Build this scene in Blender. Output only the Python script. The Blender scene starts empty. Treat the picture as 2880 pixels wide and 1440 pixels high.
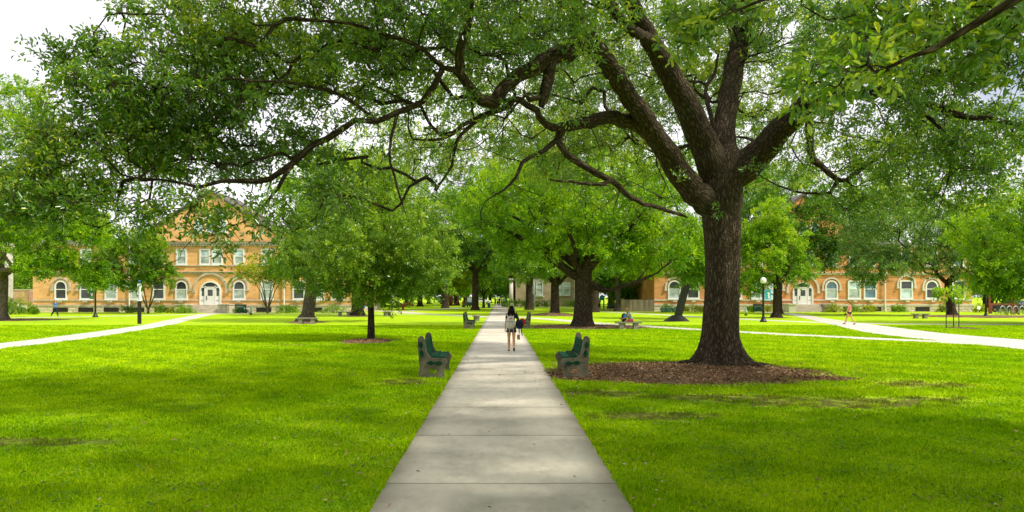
import bpy, math, random
import numpy as np
from mathutils import Vector, Matrix

R = math.radians
random.seed(4)
SC = bpy.context.scene
COL = SC.collection
F, CX, HY, EYE = 1717.0, 1258.0, 745.0, 1.97     # lens and eye height, used to survey positions


def at(px, py, D):
    return np.array([(px - CX) / F * D, D, EYE - (py - HY) / F * D])


def gnd(px, py):
    D = EYE * F / (py - HY)
    return ((px - CX) / F * D, D)


# ------------------------------------------------------------------ objects
def link(o, parent=None):
    COL.objects.link(o)
    if parent is not None:
        o.parent = parent
    return o


def tag(o, label=None, cat=None, group=None, kind=None):
    if label: o['label'] = label
    if cat: o['category'] = cat
    if group: o['group'] = group
    if kind: o['kind'] = kind
    return o


def thing(name, label, cat, loc=(0, 0, 0), rz=0.0, group=None):
    o = bpy.data.objects.new(name, None)
    o.empty_display_size = 0.2
    o.location = loc
    o.rotation_euler = (0, 0, rz)
    link(o)
    return tag(o, label, cat, group)


def dup(root, loc, rz=0.0, label=None, scale=None, group=None):
    r = root.copy(); COL.objects.link(r); r.location = loc; r.rotation_euler = (0, 0, rz)
    if label: r['label'] = label
    if group: r['group'] = group
    if scale: r.scale = (scale,) * 3
    for ch in list(root.children):
        c = ch.copy(); COL.objects.link(c); c.parent = r
        for g in list(ch.children):
            d = g.copy(); COL.objects.link(d); d.parent = c
    return r


class MB:
    """collects shapes and links them as one mesh object"""
    def __init__(self):
        self.v, self.f = [], []

    def add(self, vs, fs):
        n = len(self.v)
        self.v += [tuple(map(float, p)) for p in vs]
        self.f += [tuple(i + n for i in f) for f in fs]
        return self

    def box(self, x0, x1, y0, y1, z0, z1):
        vs = [(x0, y0, z0), (x1, y0, z0), (x1, y1, z0), (x0, y1, z0), (x0, y0, z1), (x1, y0, z1), (x1, y1, z1), (x0, y1, z1)]
        return self.add(vs, [(0, 3, 2, 1), (4, 5, 6, 7), (0, 1, 5, 4), (1, 2, 6, 5), (2, 3, 7, 6), (3, 0, 4, 7)])

    def xbox(self, M, sx, sy, sz):
        """box centred at M's origin with half sizes, transformed by M"""
        vs = [M @ Vector((a * sx, b * sy, c * sz)) for c in (-1, 1) for (a, b) in ((-1, -1), (1, -1), (1, 1), (-1, 1))]
        return self.add(vs, [(0, 3, 2, 1), (4, 5, 6, 7), (0, 1, 5, 4), (1, 2, 6, 5), (2, 3, 7, 6), (3, 0, 4, 7)])

    def prism(self, pts, y0, y1, axis='y'):
        """polygon of (a, b) extruded along an axis; for 'y' points are (x, z); for 'x' they are (y, z); for 'z' (x, y)"""
        n = len(pts)
        mk = {'y': lambda a, b, t: (a, t, b), 'x': lambda a, b, t: (t, a, b), 'z': lambda a, b, t: (a, b, t)}[axis]
        vs = [mk(a, b, y0) for a, b in pts] + [mk(a, b, y1) for a, b in pts]
        fs = [tuple(range(n))[::-1], tuple(range(n, 2 * n))]
        fs += [(i, (i + 1) % n, n + (i + 1) % n, n + i) for i in range(n)]
        return self.add(vs, fs)

    def ring(self, outer, inner, y0, y1, closed=True, axis='y'):
        n = len(outer)
        mk = {'y': lambda a, b, t: (a, t, b), 'x': lambda a, b, t: (t, a, b), 'z': lambda a, b, t: (a, b, t)}[axis]
        vs = [mk(a, b, y0) for a, b in outer] + [mk(a, b, y0) for a, b in inner]
        vs += [mk(a, b, y1) for a, b in outer] + [mk(a, b, y1) for a, b in inner]
        fs = []
        for i in range(n if closed else n - 1):
            j = (i + 1) % n
            fs += [(i, j, n + j, n + i), (2 * n + i, 3 * n + i, 3 * n + j, 2 * n + j),
                   (i, 2 * n + i, 2 * n + j, j), (n + i, n + j, 3 * n + j, 3 * n + i)]
        if not closed:
            fs += [(0, n, 3 * n, 2 * n), (n - 1, 3 * n - 1, 4 * n - 1, 2 * n - 1)]
        return self.add(vs, fs)

    def tube(self, pts, rad, k=8, cap=True):
        V, Fq = tube_np(np.array(pts, float), np.broadcast_to(np.array(rad, float), (len(pts),)), k)
        self.add(V.tolist(), Fq.tolist())
        if cap:
            n = len(self.v)
            m = len(pts)
            self.f.append(tuple(n - m * k + i for i in range(k))[::-1])
            self.f.append(tuple(n - k + i for i in range(k)))
        return self

    def lathe(self, prof, k=16, c=(0, 0, 0)):
        """prof of (r, z) turned about a vertical axis"""
        vs, fs = [], []
        for r, z in prof:
            for i in range(k):
                a = 2 * math.pi * i / k
                vs.append((c[0] + r * math.cos(a), c[1] + r * math.sin(a), c[2] + z))
        for j in range(len(prof) - 1):
            for i in range(k):
                i2 = (i + 1) % k
                fs.append((j * k + i, j * k + i2, (j + 1) * k + i2, (j + 1) * k + i))
        fs.append(tuple(range(k))[::-1]); fs.append(tuple((len(prof) - 1) * k + i for i in range(k)))
        return self.add(vs, fs)

    def ball(self, c, r, k=14, m=9):
        rx, ry, rz = (r, r, r) if not hasattr(r, '__len__') else r
        vs, fs = [], []
        for j in range(1, m):
            t = math.pi * j / m
            for i in range(k):
                a = 2 * math.pi * i / k
                vs.append((c[0] + rx * math.sin(t) * math.cos(a), c[1] + ry * math.sin(t) * math.sin(a), c[2] + rz * math.cos(t)))
        for j in range(m - 2):
            for i in range(k):
                i2 = (i + 1) % k
                fs.append((j * k + i, (j + 1) * k + i, (j + 1) * k + i2, j * k + i2))
        vs += [(c[0], c[1], c[2] + rz), (c[0], c[1], c[2] - rz)]
        T, B = len(vs) - 2, len(vs) - 1
        for i in range(k):
            i2 = (i + 1) % k
            fs += [(T, i, i2), (B, (m - 2) * k + i2, (m - 2) * k + i)]
        return self.add(vs, fs)

    def build(self, name, mat, parent=None, smooth=False, bevel=0.0):
        me = bpy.data.meshes.new(name)
        me.from_pydata(self.v, [], self.f)
        me.materials.append(mat)
        if smooth:
            me.polygons.foreach_set('use_smooth', [True] * len(me.polygons))
        me.update()
        o = link(bpy.data.objects.new(name, me), parent)
        if bevel:
            b = o.modifiers.new('edge', 'BEVEL'); b.width = bevel; b.segments = 2; b.limit_method = 'ANGLE'
        return o


def tube_np(P, rad, k):
    n = len(P)
    T = np.gradient(P, axis=0)
    T /= np.linalg.norm(T, axis=1, keepdims=True) + 1e-9
    ref = np.array([0., 0., 1.]) if abs(T[0, 2]) < .9 else np.array([1., 0., 0.])
    u = np.cross(T[0], ref); u /= np.linalg.norm(u)
    ang = np.arange(k) * 2 * math.pi / k
    ca, sa = np.cos(ang)[:, None], np.sin(ang)[:, None]
    V = np.empty((n, k, 3))
    for i in range(n):
        u = u - T[i] * u.dot(T[i]); u /= np.linalg.norm(u) + 1e-9
        w = np.cross(T[i], u)
        V[i] = P[i] + rad[i] * (ca * u + sa * w)
    idx = np.arange((n - 1) * k).reshape(n - 1, k)
    nx = (np.arange(k) + 1) % k + np.arange(n - 1)[:, None] * k
    Fq = np.stack([idx, nx, nx + k, idx + k], -1).reshape(-1, 4)
    return V.reshape(-1, 3), Fq


def mesh_np(name, V, Fs, mat, parent=None, fattr=None, vvec=None, smooth=False):
    """Fs: list of (n, k) index arrays"""
    V = np.asarray(V, np.float32)
    me = bpy.data.meshes.new(name)
    me.vertices.add(len(V)); me.vertices.foreach_set('co', V.ravel())
    loops = np.concatenate([f.ravel() for f in Fs]).astype(np.int32)
    tot = np.concatenate([np.full(len(f), f.shape[1]) for f in Fs]).astype(np.int32)
    start = np.concatenate([[0], np.cumsum(tot)[:-1]]).astype(np.int32)
    me.loops.add(len(loops)); me.loops.foreach_set('vertex_index', loops)
    me.polygons.add(len(tot)); me.polygons.foreach_set('loop_start', start)
    try:
        me.polygons.foreach_set('loop_total', tot)
    except Exception:
        pass
    if smooth:
        me.polygons.foreach_set('use_smooth', np.ones(len(tot), bool))
    if fattr is not None:
        a = me.attributes.new('shade', 'FLOAT', 'FACE'); a.data.foreach_set('value', np.asarray(fattr, np.float32))
    if vvec is not None:
        a = me.attributes.new('bark', 'FLOAT_VECTOR', 'POINT'); a.data.foreach_set('vector', np.asarray(vvec, np.float32).ravel())
    me.materials.append(mat)
    me.update(calc_edges=True)
    return link(bpy.data.objects.new(name, me), parent)


# ------------------------------------------------------------------ materials
class NT:
    def __init__(self, name):
        self.m = bpy.data.materials.new(name); self.m.use_nodes = True
        self.t = self.m.node_tree; self.t.nodes.clear()
        self.out = self.n('ShaderNodeOutputMaterial')

    def n(self, typ, inp=None, **kw):
        nd = self.t.nodes.new(typ)
        for k, v in kw.items(): setattr(nd, k, v)
        for k, v in (inp or {}).items(): self.set(nd, k, v)
        return nd

    def set(self, nd, k, v):
        s = nd.inputs[k]
        if isinstance(v, bpy.types.NodeSocket): self.t.links.new(v, s)
        elif isinstance(v, bpy.types.Node): self.t.links.new(v.outputs[0], s)
        else:
            if hasattr(v, '__len__') and len(v) == 3 and s.type == 'RGBA': v = (*v, 1)
            s.default_value = v

    def coord(self, kind='Object'):
        return self.n('ShaderNodeTexCoord').outputs[kind]

    def mapping(self, vec, scale=(1, 1, 1), loc=(0, 0, 0), rot=(0, 0, 0)):
        return self.n('ShaderNodeMapping', {'Vector': vec, 'Scale': scale, 'Location': loc, 'Rotation': rot}).outputs[0]

    def noise(self, vec, scale, detail=3, rough=.55, fac=True):
        nd = self.n('ShaderNodeTexNoise', {'Vector': vec, 'Scale': scale, 'Detail': detail, 'Roughness': rough})
        return nd.outputs[0 if fac else 1]

    def ramp(self, fac, stops):
        nd = self.n('ShaderNodeValToRGB', {'Fac': fac})
        e = nd.color_ramp.elements
        while len(e) < len(stops): e.new(.5)
        for el, (p, c) in zip(e, stops):
            el.position = p
            el.color = (c, c, c, 1) if not hasattr(c, '__len__') else (*c, 1)
        return nd.outputs[0]

    def mix(self, fac, a, b, mode='MIX'):
        nd = self.n('ShaderNodeMix', data_type='RGBA', blend_type=mode)
        for i, v in ((0, fac), (6, a), (7, b)):
            if isinstance(v, (bpy.types.NodeSocket, bpy.types.Node)):
                self.t.links.new(v if isinstance(v, bpy.types.NodeSocket) else v.outputs[0], nd.inputs[i])
            else:
                if hasattr(v, '__len__') and len(v) == 3: v = (*v, 1)
                nd.inputs[i].default_value = v
        return nd.outputs[2]

    def math(self, op, a, b=None, c=None, clamp=False):
        nd = self.n('ShaderNodeMath', operation=op, use_clamp=clamp)
        for i, v in enumerate((a, b, c)):
            if v is None: continue
            if isinstance(v, bpy.types.NodeSocket): self.t.links.new(v, nd.inputs[i])
            else: nd.inputs[i].default_value = v
        return nd.outputs[0]

    def bump(self, h, strength=.5, dist=.02):
        return self.n('ShaderNodeBump', {'Height': h, 'Strength': strength, 'Distance': dist}).outputs[0]

    def principled(self, col, rough=.7, normal=None, metal=0., spec=.4):
        p = self.n('ShaderNodeBsdfPrincipled', {'Base Color': col, 'Roughness': rough, 'Metallic': metal, 'Specular IOR Level': spec})
        if normal is not None: self.set(p, 'Normal', normal)
        self.t.links.new(p.outputs[0], self.out.inputs[0])
        return self.m


def plain(name, col, rough=.6, var=.18, scale=6., metal=0., bump=.0, spec=.4):
    m = NT(name)
    co = m.coord()
    nz = m.noise(co, scale, 4)
    nz2 = m.noise(co, scale * 7, 2)
    f = m.math('ADD', m.math('MULTIPLY', nz, .7), m.math('MULTIPLY', nz2, .3))
    dark = tuple(c * (1 - var * 1.6) for c in col); light = tuple(min(1, c * (1 + var)) for c in col)
    c = m.ramp(f, [(.3, dark), (.7, light)])
    return m.principled(c, rough, m.bump(nz2, bump, .01) if bump else None, metal, spec)


def leaf_mat(name, c0, c1, c2, trans=.42, tint=(1.25, 1.15, .5), gloss=.05, rough=.4):
    m = NT(name)
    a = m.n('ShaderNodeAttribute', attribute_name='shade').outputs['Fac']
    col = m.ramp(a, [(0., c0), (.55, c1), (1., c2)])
    d = m.n('ShaderNodeBsdfDiffuse', {'Color': col})
    tcol = m.mix(1., col, tint, 'MULTIPLY')
    t = m.n('ShaderNodeBsdfTranslucent', {'Color': tcol})
    s = m.n('ShaderNodeMixShader', {0: trans, 1: d.outputs[0], 2: t.outputs[0]})
    if gloss:
        g = m.n('ShaderNodeBsdfGlossy', {'Color': (.9, .95, 1.), 'Roughness': rough})
        s = m.n('ShaderNodeMixShader', {0: gloss, 1: s.outputs[0], 2: g.outputs[0]})
    m.t.links.new(s.outputs[0], m.out.inputs[0])
    return m.m


def bark_mat(name, dark, light, fs=9., moss=None):
    m = NT(name)
    b = m.n('ShaderNodeAttribute', attribute_name='bark').outputs['Vector']
    warp = m.noise(b, 2.2, 3, fac=False)
    v = m.n('ShaderNodeVectorMath', {0: b, 1: warp}, operation='MULTIPLY_ADD'); v.inputs[2].default_value = (0, 0, 0)
    v2 = m.n('ShaderNodeVectorMath', {0: b}, operation='ADD')
    sc = m.n('ShaderNodeVectorMath', {0: warp}, operation='SCALE'); sc.inputs['Scale'].default_value = .26
    m.t.links.new(sc.outputs[0], v2.inputs[1])
    mp = m.mapping(v2.outputs[0], (fs, fs, fs * .22))
    vo = m.n('ShaderNodeTexVoronoi', {'Vector': mp, 'Scale': 1.6}, feature='DISTANCE_TO_EDGE').outputs['Distance']
    vo2 = m.n('ShaderNodeTexVoronoi', {'Vector': mp, 'Scale': 3.7}, feature='DISTANCE_TO_EDGE').outputs['Distance']
    patch = m.ramp(m.noise(b, 3., 4, .7), [(.35, 0.), (.65, 1.)])
    furrow = m.math('MULTIPLY', m.ramp(vo, [(0., 0.), (.30, 1.)]), m.math('ADD', .45, m.math('MULTIPLY', m.ramp(vo2, [(0., 0.), (.25, 1.)]), .55)))
    furrow = m.math('MULTIPLY', furrow, m.math('ADD', .82, m.math('MULTIPLY', patch, .18)))
    fine = m.noise(m.mapping(b, (fs * 5, fs * 5, fs * 1.2)), 1., 4, .7)
    h = m.math('ADD', m.math('MULTIPLY', furrow, .75), m.math('MULTIPLY', fine, .35))
    c = m.ramp(h, [(.12, tuple(x * .25 for x in dark)), (.42, dark), (.95, light)])
    big = m.noise(b, 1.3, 4, .6)
    c = m.mix(m.math('MULTIPLY', m.ramp(big, [(.5, 0.), (.72, 1.)]), .55), c, moss or tuple(x * .5 for x in dark))
    return m.principled(c, .95, m.bump(h, 1., .09), 0., .1)


def brick_mat(name, c1, c2, mortar):
    m = NT(name)
    co = m.coord()
    sep = m.n('ShaderNodeSeparateXYZ', {0: co})
    comb = m.n('ShaderNodeCombineXYZ', {0: m.math('ADD', sep.outputs[0], sep.outputs[1]), 1: sep.outputs[2], 2: 0.}).outputs[0]
    br = m.n('ShaderNodeTexBrick', {'Vector': comb, 'Color1': (*c1, 1), 'Color2': (*c2, 1), 'Mortar': (*mortar, 1), 'Scale': 1.,
             'Mortar Size': .009, 'Brick Width': .3, 'Row Height': .1, 'Bias': 0.})
    big = m.noise(m.mapping(comb, (.35, 1.2, 1)), 1.2, 5, .65)
    c = m.mix(1., br.outputs[0], m.ramp(big, [(.25, .6), (.75, 1.22)]), 'MULTIPLY')
    streak = m.noise(m.mapping(comb, (1.8, .12, 1)), 1.5, 3)
    c = m.mix(m.math('MULTIPLY', m.ramp(streak, [(.52, 0.), (.75, 1.)]), .35), c, tuple(x * .55 for x in c2))
    return m.principled(c, .9, m.bump(br.outputs[1], -.3, .01), 0, .15)


def stone_mat(name, col, row=.3):
    m = NT(name)
    co = m.coord()
    sep = m.n('ShaderNodeSeparateXYZ', {0: co})
    comb = m.n('ShaderNodeCombineXYZ', {0: m.math('ADD', sep.outputs[0], sep.outputs[1]), 1: sep.outputs[2], 2: 0.}).outputs[0]
    br = m.n('ShaderNodeTexBrick', {'Vector': comb, 'Color1': (*col, 1), 'Color2': (*[x * .72 for x in col], 1), 'Mortar': (*[x * .32 for x in col], 1),
             'Scale': 1., 'Mortar Size': .02, 'Brick Width': .85, 'Row Height': row, 'Mortar Smooth': .6})
    nz = m.noise(m.mapping(comb, (1, 2.5, 1)), 4., 5, .7)
    c = m.mix(1., br.outputs[0], m.ramp(nz, [(.25, .5), (.7, 1.25)]), 'MULTIPLY')
    h = m.math('ADD', m.math('MULTIPLY', br.outputs[1], -.6), nz)
    return m.principled(c, .95, m.bump(h, .9, .12), 0, .15)


M = {}
M['white'] = plain('white_paint', (.78, .78, .76), .5, .06, 2.)
M['white_stone'] = plain('white_stone', (.62, .58, .5), .85, .12, 2.)
M['grey_stone'] = plain('grey_stone', (.52, .47, .37), .9, .2, 1.5, bump=.3)
M['brick_gold'] = brick_mat('golden_brick', (.92, .52, .205), (.85, .44, .155), (.78, .52, .3))
M['brick_orange'] = brick_mat('orange_brick', (.78, .355, .13), (.70, .30, .105), (.62, .38, .22))
M['brick_pink'] = brick_mat('pink_brick', (.6, .3, .22), (.55, .26, .2), (.55, .42, .36))
M['brick_pale'] = brick_mat('pale_brick', (.66, .64, .58), (.6, .58, .52), (.4, .38, .34))
M['tan_wall'] = brick_mat('tan_wall', (.5, .4, .27), (.47, .37, .25), (.45, .37, .26))
M['rubble'] = stone_mat('rough_stone', (.85, .72, .54))
M['slate'] = plain('slate', (.12, .105, .09), .8, .25, 3., bump=.4)
M['concrete_cast'] = plain('cast_concrete', (.17, .155, .105), .95, .4, 3.2, bump=.5)
M['stone_bench'] = plain('bench_stone', (.24, .215, .165), .9, .25, 4., bump=.4)
M['bench_green'] = plain('green_plank', (.005, .062, .030), .9, .35, 5., spec=.15)
M['black_metal'] = plain('black_metal', (.012, .012, .013), .45, .2, 3.)
M['green_sign'] = plain('green_sign', (.006, .07, .045), .4, .12, 2.)
M['teal'] = plain('teal_banner', (.03, .42, .58), .6, .15, 1.5)
M['dark_teal'] = plain('dark_banner', (.01, .1, .12), .6, .2, 1.5)
M['rust'] = plain('rusty_steel', (.26, .075, .04), .75, .3, 2.5)
M['black_steel'] = plain('black_steel', (.017, .018, .014), .5, .3, 1.5)
M['blue_bin'] = plain('blue_plastic', (.025, .1, .3), .5, .15)
M['green_plastic'] = plain('green_plastic', (.03, .2, .11), .55, .2)
M['planter_green'] = plain('verdigris', (.16, .3, .25), .7, .25, 5.)
m = NT('grey_timber')
co = m.coord()
n1 = m.noise(m.mapping(co, (7., 1., .25)), 1., 4, .7); n2 = m.noise(m.mapping(co, (60., 1., 2.)), 1., 3)
M['wood_grey'] = m.principled(m.ramp(m.math('ADD', m.math('MULTIPLY', n1, .75), m.math('MULTIPLY', n2, .25)), [(.3, (.075, .06, .04)), (.5, (.2, .165, .115)), (.7, (.36, .31, .23))]), .9, None, 0, .1)
M['wood_red'] = plain('red_timber', (.24, .06, .03), .8, .3, 3.)
M['galv'] = plain('galvanised', (.42, .44, .45), .4, .1, 4., metal=.6)
M['silver'] = plain('hydrant_silver', (.6, .62, .62), .45, .12, 4.)
M['verdi'] = plain('hydrant_green', (.1, .42, .32), .5, .15, 4.)
M['orange'] = plain('orange_paint', (.7, .2, .03), .5, .15)
M['yellow'] = plain('yellow_paint', (.75, .5, .05), .5, .15)
M['rubber'] = plain('rubber', (.015, .015, .015), .8, .2)
M['car_white'] = plain('white_car_paint', (.75, .76, .78), .25, .04, 1., spec=.5)
M['car_dark'] = plain('dark_car_paint', (.05, .06, .08), .25, .1, 1., spec=.5)
M['cart_green'] = plain('cart_paint', (.015, .06, .05), .3, .15, 1., spec=.5)
M['seat_tan'] = plain('tan_vinyl', (.4, .32, .22), .6, .1)
M['lamp_glass'] = plain('lamp_glass', (.8, .8, .78), .25, .03)
M['hole'] = plain('dark_recess', (.02, .017, .015), .8, .3)
M['litter'] = plain('dry_leaf', (.23, .12, .05), .8, .4, 40.)


def glass_mat(name, col, blind=None):
    m = NT(name)
    co = m.coord()
    sep = m.n('ShaderNodeSeparateXYZ', {0: co})
    nz = m.noise(m.mapping(co, (.7, .7, 1.3)), 1.1, 3)
    c = m.ramp(nz, [(.3, tuple(x * .55 for x in col)), (.7, tuple(x * 1.35 for x in col))])
    p = m.n('ShaderNodeBsdfPrincipled', {'Base Color': c, 'Roughness': .12, 'Specular IOR Level': .6})
    m.t.links.new(p.outputs[0], m.out.inputs[0])
    return m.m


M['glass_dark'] = glass_mat('dark_glass', (.05, .055, .06))
M['glass_blue'] = glass_mat('blue_glass', (.12, .22, .3))
M['glass_blind'] = glass_mat('blind_glass', (.42, .5, .46))
M['glass_pale'] = glass_mat('pale_glass', (.55, .68, .72))

# bark and leaves
M['bark_hero'] = bark_mat('oak_bark', (.084, .062, .042), (.25, .19, .13), 8., (.075, .066, .044))
M['bark_far'] = bark_mat('dark_bark', (.066, .048, .033), (.18, .135, .092), 7.)
M['bark_pale'] = bark_mat('pale_bark', (.15, .125, .09), (.30, .25, .19), 7.)
M['leaf_hero'] = leaf_mat('oak_leaf', (.060, .165, .020), (.175, .365, .038), (.52, .64, .06), .52, (1.55, 1.35, .45), .09, .30)
M['leaf_young'] = leaf_mat('young_leaf', (.085, .20, .012), (.25, .43, .022), (.56, .68, .09), .44, (1.35, 1.2, .4), .04)
M['leaf_bright'] = leaf_mat('bright_leaf', (.095, .25, .006), (.29, .51, .012), (.64, .76, .03), .48, (1.35, 1.2, .3), .025)
M['leaf_mid'] = leaf_mat('mid_leaf', (.065, .19, .007), (.22, .42, .012), (.52, .66, .03), .48, (1.4, 1.2, .3), .03)
M['leaf_deep'] = leaf_mat('deep_leaf', (.035, .125, .008), (.13, .31, .014), (.38, .54, .03), .45, (1.4, 1.2, .3), .03)
M['leaf_pale'] = leaf_mat('pale_leaf', (.09, .20, .035), (.25, .42, .08), (.54, .66, .18), .36, (1.25, 1.15, .55), .04)
M['leaf_gold'] = leaf_mat('gold_leaf', (.16, .26, .006), (.40, .48, .012), (.74, .66, .02), .46, (1.2, 1.1, .4), .02)
# ------------------------------------------------------------------ vegetation
def smooth_path(pts, step):
    """Catmull-Rom through (x, y, z, r) points"""
    P = np.array(pts, float)
    Q = np.vstack([2 * P[0] - P[1], P, 2 * P[-1] - P[-2]])
    out = [P[0]]
    for i in range(1, len(Q) - 2):
        p0, p1, p2, p3 = Q[i - 1:i + 3]
        n = max(1, int(np.linalg.norm((p2 - p1)[:3]) / step))
        for t in np.arange(1, n + 1) / n:
            out.append(.5 * (2 * p1 + (p2 - p0) * t + (2 * p0 - 5 * p1 + 4 * p2 - p3) * t * t + (3 * p1 - p0 - 3 * p2 + p3) * t ** 3))
    out = np.array(out)
    out[:, 3] = np.maximum(out[:, 3], .003)
    return out


def grow(limbs, tips, seed, step=.5, r_tip=.006, expo=2.25, wlen=.3, kink=.12, sag=0.):
    """connects every tip to the limbs by bending branches; returns nodes, parents, radii, tip node ids"""
    rg = np.random.default_rng(seed)
    cap = 400 + sum(len(l) for l in limbs) * 60 + len(tips) * 30
    pos = np.zeros((cap, 3)); par = np.full(cap, -1); dist = np.zeros(cap); rmain = np.zeros(cap)
    N = 0
    for li, L in enumerate(limbs):
        S = smooth_path(L, step * .6)
        if li == 0:
            prev = -1
        else:
            prev = int(np.argmin(np.linalg.norm(pos[:N] - S[0, :3], axis=1)))
            if np.linalg.norm(pos[prev] - S[0, :3]) < .3: S = S[1:]
        for q in S:
            j = q[:3].copy()
            if 0 < N and 0 < li and q[2] > 1.5: j += rg.normal(0, .30 * min(q[3], .085), 3)
            pos[N] = j; par[N] = prev; rmain[N] = q[3]
            dist[N] = 0 if prev < 0 else dist[prev] + np.linalg.norm(j - pos[prev])
            prev = N; N += 1
    tips = np.asarray(tips)
    if len(tips):
        d0 = np.array([np.min(((pos[:N] - t) ** 2).sum(1)) for t in tips])
        tips = tips[np.argsort(d0)]
    tipid = []
    zbase = pos[0, 2]
    for t in tips:
        d = np.sqrt(((pos[:N] - t) ** 2).sum(1))
        cost = d + wlen * dist[:N] + 3.0 * np.maximum(0, .0 - (pos[:N, 2] - zbase - 1.2)) * (par[:N] < 0)
        cost += np.where(rmain[:N] > 0, np.where(pos[:N, 2] - zbase < 1.6, 3., 0), 0)
        cost += np.where(rmain[:N] > .3, 2.6, 0)
        i = int(np.argmin(cost))
        p = pos[i]; dd = d[i]
        if dd < .05: tipid.append(i); continue
        pd = p - pos[par[i]] if par[i] >= 0 else np.array([0, 0, 1.])
        pd = pd / (np.linalg.norm(pd) + 1e-9)
        n = max(2, int(math.ceil(dd / step)))
        c = p + pd * dd * .35 + rg.normal(0, kink * dd, 3) + np.array([0, 0, -sag * dd])
        prev = i
        for k in range(1, n + 1):
            s = k / n
            q = (1 - s) ** 2 * p + 2 * s * (1 - s) * c + s * s * t
            if k < n: q = q + rg.normal(0, .09 * step, 3)
            pos[N] = q; par[N] = prev; dist[N] = dist[prev] + np.linalg.norm(q - pos[prev])
            prev = N; N += 1
        tipid.append(N - 1)
    pos, par, rmain = pos[:N], par[:N], rmain[:N]
    acc = np.zeros(N)
    rad = np.zeros(N)
    for i in range(N - 1, -1, -1):
        r = max(acc[i] ** (1 / expo) if acc[i] > 0 else r_tip, r_tip)
        rad[i] = max(rmain[i], r) if rmain[i] > 0 else r
        if par[i] >= 0:
            acc[par[i]] += r ** expo if rmain[i] == 0 else 0
    # radii must not grow toward the tips by more than the parent
    for i in range(N):
        if par[i] >= 0: rad[i] = min(rad[i], rad[par[i]] * 1.02) if rmain[i] == 0 else rad[i]
    return pos, par, rad, np.array(tipid, int), rmain


def branch_mesh(pos, par, rad, rmain, kmax=18, thin_k=3):
    N = len(pos)
    kids = [[] for _ in range(N)]
    for i in range(N):
        if par[i] >= 0: kids[par[i]].append(i)
    Vs, Fs, Bs = [], [], []
    off = 0
    starts = [(0, None)]
    while starts:
        i, p = starts.pop()
        ch = [] if p is None else [p]
        ch.append(i)
        while kids[ch[-1]]:
            ks = kids[ch[-1]]
            b = max(ks, key=lambda q: (rmain[q] > 0 and rmain[ch[-1]] > 0 and q == ch[-1] + 1, rad[q]))
            for q in ks:
                if q != b: starts.append((q, ch[-1]))
            ch.append(b)
        if len(ch) < 2: continue
        P = pos[ch]; r = rad[ch].copy()
        if p is not None: r[0] = min(r[0], r[1] * 1.25)
        r[-1] *= .6
        rm = r.max()
        k = kmax if rm > .25 else 10 if rm > .08 else 6 if rm > .03 else thin_k
        V, Fq = tube_np(P, r, k)
        ln = np.concatenate([[0], np.cumsum(np.linalg.norm(np.diff(P, axis=0), axis=1))]) + (off % 97) * .37
        a = np.arange(k) * 2 * math.pi / k
        B = np.stack([np.cos(a)[None] * r[:, None], np.sin(a)[None] * r[:, None], np.repeat(ln[:, None], k, 1)], -1).reshape(-1, 3)
        Vs.append(V); Fs.append(Fq + off); Bs.append(B); off += len(V)
    return np.vstack(Vs), np.vstack(Fs), np.vstack(Bs)


def unit(a):
    return a / (np.linalg.norm(a, axis=-1, keepdims=True) + 1e-9)


def leaves_mesh(P, A, Nn, L, W, fine):
    S = unit(np.cross(A, Nn))
    Nn = np.cross(S, A)
    n = len(P)
    L = L[:, None]; W = W[:, None]
    if fine:
        b = P; t = P + A * L - Nn * L * .10
        m1, m2 = P + A * L * .38 + Nn * L * .05, P + A * L * .76 + Nn * L * .02
        up = Nn * W * .28
        V = np.stack([b, m1 + S * W * .46 + up, m2 + S * W * .42 + up, t, m2 - S * W * .42 + up, m1 - S * W * .46 + up], 1)
        i = np.arange(n)[:, None] * 6
        Fq = np.concatenate([i + np.array([[0, 1, 2, 3]]), i + np.array([[0, 3, 4, 5]])], 1).reshape(-1, 4)
        return V.reshape(-1, 3), Fq, 2
    V = np.stack([P, P + A * L * .5 + S * W * .5 + Nn * W * .15, P + A * L, P + A * L * .5 - S * W * .5 + Nn * W * .15], 1)
    Fq = (np.arange(n)[:, None] * 4 + np.arange(4)).reshape(-1, 4)
    return V.reshape(-1, 3), Fq, 1


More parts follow.
